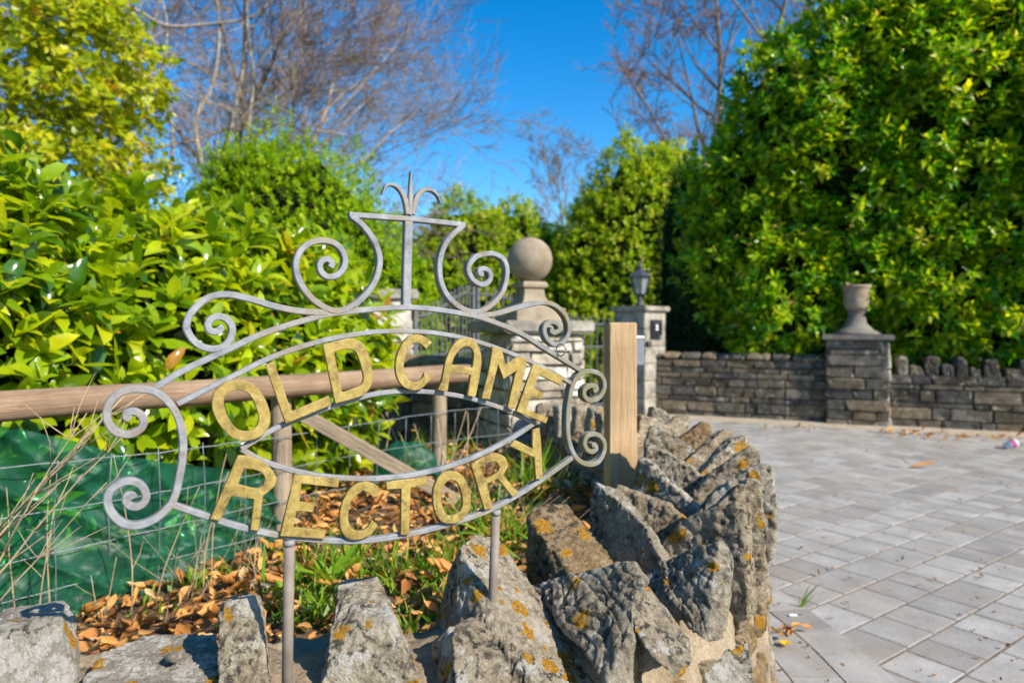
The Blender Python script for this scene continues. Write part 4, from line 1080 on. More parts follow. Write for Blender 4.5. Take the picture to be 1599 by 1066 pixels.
# yew filling the gap behind the lantern
ells = [((3.15, 12.2, 1.8), (.55, .6, 2.3)), ((3.5, 12.4, 1.3), (.7, .6, 1.8)), ((3.3, 12.3, 3.0), (.45, .5, 1.2))]
bush('yew_tree', 'dark shaded yew in the gap between the domed evergreen and the tall hedge', 'tree', ells, 'conifer', 'simple', 300, 9, .09, .06, (3.2, 12.2, 0), (.85, 1.03), -.3, .12, .8, core=.88, twigs=0, spread=(50, 10))
# tall laurel hedge at the far wall
ells = []
for (s_, o_, z_, r_) in ((1.35, -1.35, 2.7, (1.05, 1.0, 2.0)), (1.85, -1.3, 4.2, (.9, .95, 1.3)), (2.6, -1.4, 3.6, (1.3, 1.15, 2.5)), (3.8, -1.4, 3.9, (1.4, 1.2, 2.6)), (5.1, -1.4, 3.9, (1.4, 1.2, 2.65)), (6.4, -1.4, 3.9, (1.4, 1.2, 2.7)),
                         (1.9, -.85, 1.6, (.85, .7, 1.0)), (2.7, -1.05, 2.0, (.85, .75, 1.3)), (3.7, -.95, 1.9, (.9, .75, 1.35)), (4.7, -.9, 1.8, (.9, .75, 1.25)), (5.7, -.9, 1.7, (.9, .75, 1.2)), (1.15, -1.1, 2.0, (.55, .55, .9)), (3.0, -1.3, 5.2, (.75, .9, .75)), (6.7, -.9, 1.7, (.95, .75, 1.2))):
    c_ = wall_pt(s_, o_); ells.append(((c_.x, c_.y, z_), r_))
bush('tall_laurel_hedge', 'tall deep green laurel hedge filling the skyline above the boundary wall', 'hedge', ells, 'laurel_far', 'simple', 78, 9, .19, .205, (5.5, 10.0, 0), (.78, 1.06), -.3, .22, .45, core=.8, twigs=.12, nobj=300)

# ------------------------------------------------------------------ bare trees
def bare_tree(name, label, base, h, r0, seed, lean=(0, 0), levels=5, spread=.55, twigmat='twig', barkmat='bark', first=.25, nb=(3, 5), minr=.004, ups=.25, lenk=.62, group=None, trunks=1):
    r_ = random.Random(seed); t = thing(name, label, 'tree', base, group)
    big, fine = ([], []), ([], [])
    def seg(pts, radii, r):
        tgt, sides = (big, 6) if r > .022 else (fine, 3)
        v, f = tube(pts, radii, sides, False); i0 = len(tgt[0]); tgt[0].extend(v); tgt[1].extend([tuple(i0 + k for k in ff) for ff in f])
    def grow(p, d, L, r, lev):
        n = 7 if lev == 0 else (5 if lev < 3 else 3)
        pts = [p]; dd = d.copy(); step = L / n
        for i in range(n):
            dd = (dd + Vector((r_.gauss(0, .10), r_.gauss(0, .10), r_.gauss(0, .07) + ups * .12 * (lev > 0)))).normalized(); pts.append(pts[-1] + dd * step)
        e = r * (.28 if lev == 0 else .35)
        seg(pts, [r + (e - r) * i / n for i in range(n + 1)], r)
        if lev >= levels: return
        m = r_.randint(*nb) + (9 if lev == 0 and h > 12 else 5 if lev == 0 else 0) + (1 if lev >= levels - 2 else 0)
        for j in range(m):
            f = first + (1 - first) * (j + r_.random()) / m if lev == 0 else .25 + .75 * (j + r_.random()) / m
            i = min(int(f * n), n - 1); q = pts[i].lerp(pts[i + 1], f * n - i); tang = (pts[i + 1] - pts[i]).normalized()
            sidev = Vector((r_.gauss(0, 1), r_.gauss(0, 1), r_.gauss(0, .6))); sidev = (sidev - tang * sidev.dot(tang)).normalized()
            ang = spread * r_.uniform(.7, 1.35); nd = (tang * math.cos(ang) + sidev * math.sin(ang)).normalized()
            grow(q, nd, L * lenk * r_.uniform(.7, 1.15) * (1 - .35 * f if lev == 0 else 1), max(minr, (r + (e - r) * f) * .55), lev + 1)
    for k in range(trunks):
        b0 = Vector(base) + Vector((k * .35, k * .2, 0)); grow(b0, Vector((lean[0] + (k - (trunks - 1) / 2) * .18, lean[1], 1)).normalized(), h * (1 - .1 * k), r0 * (1 - .15 * k), 0)
    if big[0]: link('trunk_and_limbs', mesh_np('trunk_and_limbs', big[0], big[1]), M[barkmat], t, smooth=True)
    if fine[0]:
        o = link('twigs', mesh_np('twigs', fine[0], fine[1]), M[twigmat], t, smooth=True); o['kind'] = 'stuff'
    return t
bt_ = bare_tree('bare_tree', 'bare many-stemmed tree with pale limbs behind the yellow-green tree', (-8.3, 17, 0), 9.5, .17, 5, (.10, 0), 5, .6, 'twig_pale', 'bark_pale', .12, (4, 5), minr=.008, trunks=2)
for (pp_, r_) in (([(60, -30), (140, -5), (205, 16), (260, 38), (330, 41), (390, 28), (425, 4), (440, -20)], .05), ([(120, 20), (212, 48), (262, 82), (330, 112), (420, 160), (505, 205)], .035), ([(90, 250), (230, 234), (300, 222), (352, 204), (402, 190), (475, 204), (540, 214)], .045),
                 ([(100, 60), (205, 76), (262, 96), (292, 92), (335, 78)], .03), ([(120, 95), (240, 118), (300, 152), (372, 176), (420, 215)], .03), ([(312, 260), (308, 190), (330, 130), (345, 60), (340, -20)], .06), ([(268, 270), (272, 200), (255, 120), (262, 40), (250, -20)], .05), ([(385, 300), (384, 220), (395, 130), (385, 40), (390, -30)], .055)):
    dep_ = 15.5 + rnd.uniform(-.6, .6); pth = [P(a + rnd.uniform(-4, 4), b_ + rnd.uniform(-4, 4), dep_ + k_ * .12) for k_, (a, b_) in enumerate(pp_)]
    cp_ = catmull(pth, 5); V, F = tube(cp_, list(np.linspace(r_, r_ * .4, len(cp_))), 6); V = list(V); F = list(F)
    for k_ in range(16):
        q0 = Vector(cp_[rnd.randrange(3, len(cp_))]); dd = Vector((rnd.gauss(.2, 1), rnd.gauss(0, .6), rnd.gauss(.25, .7))).normalized(); L_ = rnd.uniform(.4, 1.3)
        q1 = q0 + dd * L_ * .5; q2 = q1 + (dd + Vector((rnd.gauss(0, .35), 0, rnd.gauss(.1, .35)))).normalized() * L_ * .5
        v, f = tube([q0, q1, q2], [.014, .010, .006], 4, False); i0 = len(V); V += v; F += [tuple(i0 + m_ for m_ in ff) for ff in f]
    link('limb', mesh_py('limb', V, F), M['bark_pale'], bt_, smooth=True)
bare_tree('bare_tree', 'bare grey tree with twisting low branches above the bright green shrub', (-6.9, 18, 0), 9.5, .15, 8, (.02, 0), 5, .65, 'twig_pale', 'bark_pale', .12, (4, 5), minr=.008)
bare_tree('bare_tree', 'bare reddish tree fanning fine twigs out towards the open sky', (-8.1, 19, 0), 10.5, .17, 14, (.06, 0), 5, .55, 'twig', 'bark', .12, (4, 5), minr=.008, ups=.5)
bare_tree('bare_tree', 'tall straight bare tree nearest the tall laurel hedge', (7.9, 27, 0), 18, .19, 21, (.03, 0), 5, .62, 'twig', 'bark', .2, (4, 5), minr=.012, ups=.3, lenk=.46)
bare_tree('bare_tree', 'bare spreading tree behind the domed evergreen', (6.9, 26, 0), 15, .17, 23, (.0, 0), 5, .75, 'twig', 'bark', .2, (4, 5), minr=.012, ups=.3, lenk=.5)
bare_tree('bare_tree', 'small slender bare birch beside the open sky above the gates', (2.9, 27, 0), 7.6, .09, 27, (-.05, 0), 5, .5, 'twig_pale', 'bark_pale', .25, (4, 5), minr=.006, ups=.4, lenk=.5)

# ------------------------------------------------------------------ undergrowth on the bank
n = 6500
x = R.uniform(-2.2, .45, n * 2); y = R.uniform(1.2, 4.3, n * 2)
ok = np.array([inside(a + .12, b_ - .1) for a, b_ in zip(x, y)]); x, y = x[ok][:n], y[ok][:n]
z = np.array([bank_z(a, b_) for a, b_ in zip(x, y)]) + R.uniform(.0, .05, len(x))
d_ = nrm(np.stack([R.normal(size=len(x)), R.normal(size=len(x)), R.normal(scale=.22, size=len(x))], 1))
u_ = nrm(np.stack([R.normal(scale=.5, size=len(x)), R.normal(scale=.5, size=len(x)), R.choice([1, 1, -1], len(x))], 1))
lit = link('leaf_litter', leaves_mesh('leaf_litter', np.stack([x, y, z], 1), d_, u_, R.uniform(.025, .07, len(x)), 'dead', R.beta(1.2, 1.2, len(x)), R.uniform(.7, 1.3, len(x))), M['litter'])
tag(lit, 'orange and brown dead leaves carpeting the bank behind the wall', 'leaves', kind='stuff')

def on_bank(px, py):
    """the point of the bank seen at a spot of the picture"""
    r_ = Vector(((px - CX) / FPX, 1, (HOR - py) / FPX)); lo = 1.0
    for i in range(700):
        q = Vector((0, 0, CAMZ)) + r_ * lo
        if q.z < bank_z(q.x, q.y): return q
        lo += .006
    return q
gx = []
for (px, py, rad, n_, hgt) in ((520, 905, .10, 150, .12), (480, 960, .13, 170, .07), (640, 900, .15, 200, .09), (700, 905, .12, 150, .08), (570, 950, .15, 160, .05), (640, 985, .14, 150, .05), (350, 900, .15, 120, .05), (420, 930, .12, 100, .05), (760, 830, .12, 140, .16), (830, 770, .16, 180, .15), (860, 745, .14, 140, .14), (800, 850, .1, 90, .12), (690, 720, .16, 120, .14), (580, 690, .2, 110, .14), (10, 930, .10, 80, .12), (870, 860, .06, 60, .09), (250, 940, .12, 60, .04), (560, 770, .3, 130, .06)):
    q = on_bank(px, py)
    for i in range(int(n_ * .6)): gx.append((q.x + R.normal(0, rad * .6), q.y + R.normal(0, rad * .6), hgt * R.uniform(.5, 1.2)))
gx = np.array(gx); gz = np.array([bank_z(a, b_) for a, b_ in gx[:, :2]])
gd = nrm(np.stack([R.normal(scale=.55, size=len(gx)), R.normal(scale=.55, size=len(gx)), np.full(len(gx), .8)], 1))
gr = link('grass', leaves_mesh('grass', np.stack([gx[:, 0], gx[:, 1], gz], 1), gd, nrm(R.normal(size=(len(gx), 3)) + np.array([0, 0, .5])), gx[:, 2] * 1.3, 'blade', np.clip(R.beta(2, 2.2, len(gx)), 0, 1), .007 / np.maximum(gx[:, 2], .03) * R.uniform(.7, 1.6, len(gx))), M['grass'])
tag(gr, 'tufts of green grass and weeds among the dead leaves', 'grass', kind='stuff')

def weed(px, py, n_, size, label, cat='weed', mat='grass', w=.26, att=(.45, .72)):
    q = on_bank(px, py); t = thing('broad_leaved_weed', label, cat, (q.x, q.y, q.z))
    a0 = rnd.random() * 6
    for i in range(n_):
        an = a0 + i * 2.4; el = rnd.uniform(.5, 1.2); dd = Vector((math.cos(an) * math.cos(el), math.sin(an) * math.cos(el), math.sin(el))); s_ = size * rnd.uniform(.7, 1.15)
        T, F = LT['laurel']; x_ = dd.cross(Vector((0, 0, 1))).normalized(); z_ = x_.cross(dd)
        V = [q + (x_ * (v[0] * w / .2) + dd * v[1] + z_ * v[2]) * s_ for v in T.astype(float)]
        me = mesh_np('leaf', [tuple(v) for v in V], F, np.full(len(V), rnd.uniform(*att))); link('leaf', me, M[mat], t, smooth=True)
weed(520, 925, 7, .15, 'bright green broad-leaved weed standing behind the notch left of centre', w=.16)
weed(305, 925, 5, .09, 'green leafy weed among orange leaves behind the flat stone', w=.2)
weed(845, 760, 8, .17, 'strap-leaved green plant beside the far end of the letters', w=.07)
weed(15, 915, 4, .13, 'upright green leaves behind the whitish corner stone', w=.18)
weed(880, 870, 4, .07, 'small yellow-green sprig in the gap between wall stones', w=.2, att=(.7, .85))
weed(445, 935, 6, .08, 'low green rosette just left of the near sign post', w=.22)
def flower(px, py, up, label):
    q = on_bank(px, py); c = Vector((q.x, q.y, q.z + up)); t = thing('yellow_flower', label, 'flower', (q.x, q.y, q.z))
    V, F = tube([q, c], .0015, 5); link('stem', mesh_py('stem', V, F), M['grass'], t)
    pp = np.tile(np.array(c), (16, 1)); an = np.arange(16) * 2.4; dd = np.stack([np.cos(an), np.sin(an), np.full(16, .35)], 1)
    link('petals', leaves_mesh('petals', pp, dd, np.tile([0, 0, 1.], (16, 1)), np.full(16, .018), 'round', np.full(16, .5)), M['petal'], t)
flower(438, 880, .03, 'yellow flower just beside the near sign post')
flower(645, 745, .24, 'yellow flower above the small hump of netting')
flower(330, 905, .02, 'yellow flower low among dead leaves behind the flat stone')

# dry stalks
def stalk(px, py, dx, dy, h, r, mat, parent, side=0, dep=None):
    q = on_bank(px, py) if dep is None else P(px, py, dep); pts = [q]; d = Vector((dx, dy, 1)).normalized(); cur = q.copy()
    for i in range(7):
        d = (d + Vector((rnd.gauss(0, .05), rnd.gauss(0, .05), 0))).normalized(); cur = cur + d * h / 7; pts.append(cur.copy())
    V, F = tube(pts, list(np.linspace(r, r * .35, 8)), 5); V = list(V); F = list(F)
    for s_ in range(side):
        i = rnd.randint(2, 6); dd = (d + Vector((rnd.gauss(0, .6), rnd.gauss(0, .6), .1))).normalized(); L = h * rnd.uniform(.15, .4)
        p1 = pts[i]; p2 = p1 + dd * L * .5; p3 = p2 + (dd + Vector((rnd.gauss(0, .2), rnd.gauss(0, .2), .2))).normalized() * L * .5
        v, f = tube([p1, p2, p3], [r * .55, r * .4, r * .2], 4); i0 = len(V); V += v; F += [tuple(i0 + k for k in ff) for ff in f]
    link('stalk', mesh_py('stalk', V, F), M[mat], parent, smooth=True)
q = P(-40, 960, 1.72)
t = thing('dry_weed', 'dead branching tan weed leaning in front of the netting at the picture edge', 'weed', q)
for (px, py, dx, dy, h, r, sd) in ((-60, 960, .75, .1, .62, .0034, 8), (-90, 960, .62, .15, .70, .0036, 9), (-40, 960, .42, .1, .55, .003, 7), (-120, 950, .9, .1, .60, .003, 6), (-20, 960, .95, .05, .45, .0025, 5)):
    stalk(px, py, dx, dy, h, r, 'dry', t, sd, 1.74 + rnd.uniform(-.05, .05))
t = thing('dry_stalks', 'upright tan stalks standing along the netting below the rail', 'stalks', P(120, 980, 2.0))
for (px, py, dx, h) in ((28, 960, .0, .40), (60, 940, .03, .30), (78, 945, .02, .42), (205, 925, .0, .48), (243, 905, .22, .36), (150, 955, .35, .22), (165, 970, -.2, .2), (290, 900, .3, .2), (318, 895, .02, .38), (328, 890, .05, .42)):
    stalk(px, py + 40, dx, .02, h * 1.12, .0026, 'dry', t, 1, 1.95 + px * .0009)
t = thing('dry_stalks', 'tan canes leaning between the far fence post and the ball pillar', 'stalks', on_bank(730, 760))
for (px, py, dx, h) in ((690, 760, .35, .40), (700, 760, .42, .42), (725, 765, .05, .36), (710, 770, -.4, .34), (640, 745, -.28, .36), (600, 720, .2, .3), (668, 745, -.1, .3)):
    stalk(px, py, dx, .02, h, .005, 'dry', t, 0)
t = thing('dead_twigs', 'thin dark dead twigs straggling over the flat stone', 'twigs', on_bank(250, 960))
for (px, py, dx, dy, h) in ((190, 1000, .8, -.2, .22), (170, 1010, .55, -.1, .26), (215, 985, .9, .1, .30), (150, 1000, 1.4, -.1, .22), (330, 960, -.9, -.3, .2), (395, 930, -.3, .0, .16), (260, 985, .35, .1, .22), (230, 990, 2.0, 0, .25), (300, 970, .1, .0, .2), (120, 985, -1.5, -.2, .2)):
    stalk(px, py, dx, dy, h, .0011, 'dark_twig', t, 3)
t = thing('dry_grass', 'pale dry grass stems bending below the last letters', 'grass', on_bank(760, 800))
for i in range(46):
    stalk(rnd.uniform(680, 900), rnd.uniform(760, 850), rnd.gauss(.3, .8), rnd.gauss(0, .4), rnd.uniform(.12, .30), .0014, 'dry', t, 0)
t = thing('dry_grass', 'pale dry grass stems beneath the first letters of the lower word', 'grass', on_bank(370, 880))
for i in range(34):
    stalk(rnd.uniform(270, 420), rnd.uniform(870, 960), rnd.gauss(.1, .7), rnd.gauss(0, .4), rnd.uniform(.10, .30), .0013, 'dry', t, 0)
t = thing('dead_grass', 'single pale stem rising behind the flat stone', 'stem', on_bank(250, 960)); stalk(258, 985, .16, -.1, .26, .0014, 'dry', t, 0)

# ------------------------------------------------------------------ small things on the paving
def on_ground(px, py, z=0.0):
    d = FPX * (CAMZ - z) / (py - HOR); return Vector(((px - CX) / FPX * d, d, z))
q = on_ground(1578, 700, .01)
cup = thing('paper_cup', 'crushed white and pink paper cup lying on the paving', 'cup', q)
Mx = Matrix.Translation((q.x, q.y, .052)) @ Matrix.Rotation(math.radians(70), 4, 'Y') @ Matrix.Rotation(.6, 4, 'Z')
V, F = lathe([(.034, -.06), (.045, .05), (.047, .055), (.043, .05), (.033, -.055)], 18); link('cup_wall', mesh_py('cup_wall', V, F), M['white'], cup, Mx, True)
V, F = lathe([(.0415, .0), (.0475, .03)], 18); link('print_band', mesh_py('print_band', V, F[:-2]), M['pink'], cup, Mx, True)
def dead_leaves(px, py, n_, spread_, label, name='fallen_leaves', size=(.05, .10), group=None):
    q = on_ground(px, py, .01); pp = np.stack([q.x + R.normal(0, spread_, n_), q.y + R.normal(0, spread_ * .4, n_), R.uniform(.012, .03, n_)], 1)
    dd = nrm(np.stack([R.normal(size=n_), R.normal(size=n_), R.normal(scale=.2, size=n_)], 1)); uu = np.tile([0, 0, 1.], (n_, 1)) + R.normal(scale=.3, size=(n_, 3))
    o = link(name, leaves_mesh(name, pp, dd, uu, R.uniform(*size, n_), 'dead', R.uniform(.1, .8, n_)), M['litter']); tag(o, label, 'leaves', group, 'stuff' if n_ > 3 else None)
dead_leaves(1420, 678, 26, .28, 'drift of brown leaves on the verge below the urn pier')
dead_leaves(1515, 684, 26, .35, 'drift of brown leaves on the verge below the crenellated wall')
dead_leaves(1250, 668, 10, .3, 'sparse fallen leaves on the verge below the boundary wall')
q = on_ground(1418, 730, .012)
o = link('curled_leaf', leaves_mesh('curled_leaf', np.array([[q.x, q.y, .015], [q.x + .02, q.y, .03]]), np.array([[1, .1, .12], [-.6, .3, .5]]), np.array([[0, -.4, 1], [.3, .2, 1.]]), np.array([.30, .12]), 'dead', np.array([.35, .2]), np.array([.35, 1.])), M['litter'])
tag(o, 'large curled brown leaf with a long stalk lying in the middle of the paving', 'leaf')
# crumbs of leaf and soil over the paving
n_ = 430; yy = R.uniform(2.3, 8.5, n_); xx = np.array([R.uniform(.95, .80 * v) if .80 * v > 1.0 else 1.2 for v in yy])
cr = link('debris_crumbs', leaves_mesh('debris_crumbs', np.stack([xx, yy, R.uniform(.01, .018, n_)], 1), nrm(np.stack([R.normal(size=n_), R.normal(size=n_), R.normal(scale=.2, size=n_)], 1)), np.tile([0, 0, 1.], (n_, 1)) + R.normal(scale=.3, size=(n_, 3)), R.uniform(.006, .03, n_) , 'dead', np.clip(R.beta(.6, 3, n_), 0, 1)), M['litter'])
tag(cr, 'crumbs of dead leaf scattered over the grey paving', 'debris', kind='stuff')
# grass seedling and litter at the foot of the wall
q = on_ground(1250, 948, .008)
t = thing('grass_seedling', 'grass seedling growing from a paving joint at the wall foot', 'grass', q)
for (dx, dy, h, a_) in ((.25, 0, .13, .5), (.45, .1, .16, .4), (.9, -.1, .10, .3), (-.2, .1, .07, .5)):
    me = leaves_mesh('blade', np.array([[q.x, q.y, .005]]), np.array([[dx, dy, 1.]]), np.array([[0, -1, .2]]), np.array([h]), 'blade', np.array([a_]), np.array([.06])); link('blade', me, M['grass'], t)
q = on_ground(1226, 1010, .01)
o = link('fallen_flower', leaves_mesh('fallen_flower', np.tile([[q.x, q.y, .02]], (9, 1)), nrm(np.stack([np.cos(np.arange(9) * 2.4), np.sin(np.arange(9) * 2.4), np.full(9, .5)], 1)), np.tile([0, 0, 1.], (9, 1)), np.full(9, .028), 'round', np.full(9, .2)), M['petal'])
tag(o, 'small orange-yellow blossom fallen at the foot of the wall', 'flower')
dead_leaves(1228, 990, 14, .05, 'brown leaf scraps caught at the foot of the curved wall', size=(.02, .06))
q = on_ground(1238, 962, .01)
o = link('white_scrap', bm_mesh('white_scrap', box_bm(.035, .014, .006, .002)), M['white'], None, Matrix.Translation((q.x, q.y, .016))); tag(o, 'small white scrap lying on paving by the wall foot', 'scrap')

# ------------------------------------------------------------------ the wrought iron sign
DL = 0.95; DR = DL * 1.37
sL = Vector(((265 - CX) / FPX * DL, DL, 0)); sR = Vector(((900 - CX) / FPX * DR, DR, 0))
SU = (sR - sL).normalized(); SN = Vector((SU.y, -SU.x, 0)); SN = SN if SN.y < 0 else -SN
SO = Vector((sL.x, sL.y, CAMZ))
def plane(px, py, off=0.0):
    """where the sight line of a traced point meets the sign's plane: (along, up) in metres"""
    r_ = Vector(((px - CX) / FPX, 1, (HOR - py) / FPX)); c = Vector((0, 0, CAMZ))
    t = ((SO + SN * off - c).dot(SN)) / r_.dot(SN); q = c + r_ * t - SO
    return (q.dot(SU), q.z)
def sp(u, v, n_): return SO + SU * u + SN * n_ + Vector((0, 0, v))
sign = thing('house_name_sign', 'wrought iron scrollwork house sign with gold letters reading OLD CAME RECTORY', 'sign', tuple(sp(.36, -.62, 0)))
_bar_n = [0]
def bar(px_pts, w=.0098, depth=.011, name='scroll', taper=(1, 1), smooth=True, wl=None):
    w *= .92; uv = [plane(*p) for p in px_pts]
    pth = catmull(uv, 7) if smooth and len(uv) > 2 else np.array(uv)
    n_ = len(pth); _bar_n[0] += 1
    f = -.0006 * (_bar_n[0] % 7); b_ = f - depth - .0004 * (_bar_n[0] % 5)
    T = np.gradient(pth, axis=0); T /= np.linalg.norm(T, axis=1)[:, None]; Nn = np.stack([-T[:, 1], T[:, 0]], 1)
    ch = .0014
    V, F = [], []
    for i in range(n_):
        t = i / (n_ - 1); hw = w / 2 * (taper[0] + (1 - taper[0]) * min(1, t * 6)) if t < .5 else w / 2 * (taper[1] + (1 - taper[1]) * min(1, (1 - t) * 6))
        if wl is not None: hw = np.interp(t, np.linspace(0, 1, len(wl)), wl) / 2
        c_ = min(ch, hw * .4)
        for (o_, dd) in ((hw - c_, f), (hw, f - c_), (hw, b_ + c_), (hw - c_, b_), (-hw + c_, b_), (-hw, b_ + c_), (-hw, f - c_), (-hw + c_, f)):
            V.append(sp(pth[i][0] + Nn[i][0] * o_, pth[i][1] + Nn[i][1] * o_, dd))
    for i in range(n_ - 1):
        for k_ in range(8): F.append((i * 8 + k_, i * 8 + (k_ + 1) % 8, (i + 1) * 8 + (k_ + 1) % 8, (i + 1) * 8 + k_))
    F.append(tuple(range(7, -1, -1))); F.append(tuple((n_ - 1) * 8 + k_ for k_ in range(8)))
    me = mesh_py(name, V, F)
    bm = bmesh.new(); bm.from_mesh(me); bmesh.ops.recalc_face_normals(bm, faces=bm.faces); bm.to_mesh(me); bm.free()
    return link(name, me, M['iron'], sign)
bar([(550,337),(566,350),(579,366),(589,384),(594,403),(592.5,421),(586,440),(574,458),(558,473),(540,483),(522,485),(502.5,477),(484,462),(470,442),(463,419),(466,399),(476,385),(492,377),(508,375.5),(523.5,380),(535,391),(540,407),(536,421),(526,430),(513,432),(503,425),(500,414),(505,406),(513,404.5),(519.5,411),(517,417)], .0105, .013)
bar([(512,488),(468,485.6),(429,478),(403,470),(376,463),(355,459.5),(334,462),(316,471),(300,487),(292,505),(293,516),(302,531),(316,541.5),(334,545),(350,541),(359,531),(363.5,517),(361,506),(354,498),(343.6,494),(332,497),(325.5,505),(326.5,514),(333,518),(341,517),(345,513),(341,510)], .0108, .012)
bar([(245,604),(284.5,580),(324,561),(363,543),(408,522.5),(455,506.5),(508,492),(540,487),(592.5,482),(635,480),(671,482),(711,487.5),(745,494),(776,504),(816,521),(855,545.5),(908,578)], .0100, .011, 'arc_bar')
bar([(278,631),(324,608),(366,587),(410.6,564.5),(455,547),(508,531.5),(558,522),(600,517.5),(658,518),(698,522.5),(737,531),(776,543),(816,558.5),(855,576),(893,598)], .0088, .010, 'arc_bar')
bar([(378,702),(403,685.5),(429,671),(470,653),(518,635.5),(566,620.5),(606,613),(645,611),(684.5,613.5),(724,619.5),(763,630),(803,644.5),(836,661)], .0088, .010, 'arc_bar')
bar([(378,702),(403,717),(429,727),(468,738),(508,745),(550,748),(592.5,748),(645,742.5),(698,730.5),(750,711.5),(790,691.5),(816,676),(836,662)], .0092, .010, 'arc_bar')
bar([(270,789),(323.5,806.5),(369,821.5),(431,835.5),(476.5,841.5),(515,844.5),(555,845),(601,841),(662,829.5),(723.5,812),(769,795),(815,770),(856,743),(895,714.5)], .0098, .012, 'arc_bar')
bar([(203,655),(197,651),(199,645),(210,643),(220,648.5),(224.5,659),(220.5,669),(211,676),(198,679),(182,675),(170.5,663),(166.5,647),(171,629),(185,615),(203,608.5),(221,608),(240,611),(255.6,621),(269,635),(279,653),(284.5,674),(286.5,698),(284.5,723),(279.5,750),(275,770),(267,788),(253,803),(235,815),(213,821.5),(192,818),(176,804),(168,786),(171,768),(186,756),(204,752),(220,758.5),(228.5,773),(224,786),(213,792),(203,790),(197,783),(198.5,775),(206,774),(209,778)], .0112, .013)
bar([(928,611),(933.5,608),(931,603),(922,603),(914.5,609),(914.5,619),(923.5,625.5),(936.5,621.5),(944.5,609),(945.5,597),(939,585),(926,580),(913,581.5),(902.5,589.5),(895,604),(891,623.5),(888.5,644.5),(888,665.5),(889.5,684),(893.5,700),(900,713),(910,722),(923.5,725.5),(937,720.5),(945,705),(945.5,692),(939,681.5),(929,678),(918.5,681.5),(914.5,692),(918,701.5),(926,705.5),(932.5,701),(930,694.5),(925.5,696)], .0105, .016)
bar([(726,351),(711,363.5),(698,379),(690,400),(688,421),(691,442),(700,461),(713,474.5),(729,484),(745,487),(758,483.5),(774,472),(787,455),(793,434),(793,416),(787,403.5),(774,396.5),(761,396),(745,401),(735,413),(734,424),(740.5,436.5),(753,444),(763,441.5),(768,433),(765.5,423.5),(758,419.5),(751,421.5),(752,427.5),(756.5,428)], .0102, .016)
bar([(742,491),(760,491.5),(776,490),(797.5,484),(818.5,478),(842,473),(860.5,473.5),(876,482),(887.5,497),(891,515),(886,529),(876,538),(865,536.5),(855,526.5),(852,513),(858,504.5),(867,503),(874.5,508),(875,515.5),(868,519.5),(863.5,517),(866,513)], .0100, .016)
bar([(547,334.5),(632,340.5),(650,342),(728,350.5)], .0098, .012, 'crossbar', smooth=False)
bar([(637,479),(638.5,410),(640.5,332)], .0155, .012, 'stem', smooth=False)
bar([(641,335),(642,311),(642,290),(642,267)], .012, .007, 'finial_spike', wl=[.006, .0085, .006, .0008])
bar([(638,334),(634,312),(627,297),(615,288),(604,290),(597,303)], .008, .010, 'finial_leaf', wl=[.0085, .009, .008, .006, .004, .001])
bar([(646,334),(651,312),(657,301),(666,295.5),(677,297.5),(684.5,305),(689,317)], .008, .010, 'finial_leaf', wl=[.0085, .009, .008, .006, .004, .001])

def rod(px0, py0, px1, py1, w, off):
    a, b_ = plane(px0, py0), plane(px1, py1); pA_, pB_ = sp(a[0], a[1], off), sp(b_[0], b_[1], off)
    V, F = tube([pA_, pA_.lerp(pB_, .5), pB_], w / 2, 14); link('post', mesh_py('post', V, F), M['post_iron'], sign, smooth=True)
    V, F = tube([pA_ + Vector((0, 0, .002)), pA_ - Vector((0, 0, .007))], [w * .56, w * .54], 14); link('post_collar', mesh_py('post_collar', V, F), M['iron'], sign, smooth=True)
rod(453, 846, 449, 1130, .0165, -.006); rod(777, 799, 768, 1030, .0160, -.006)
# the wire ring tied to the far scroll
rp = plane(873, 546); V, F = [], []
cr_ = sp(rp[0], rp[1], .006); pts = [cr_ + SN * (.010 * math.cos(a)) + Vector((0, 0, .011 * math.sin(a))) + SU * (.004 * math.cos(a)) for a in np.linspace(0, 2 * math.pi, 19)]
V, F = tube(pts, .0013, 6); link('wire_ring', mesh_py('wire_ring', V, F), M['wire'], sign, smooth=True)

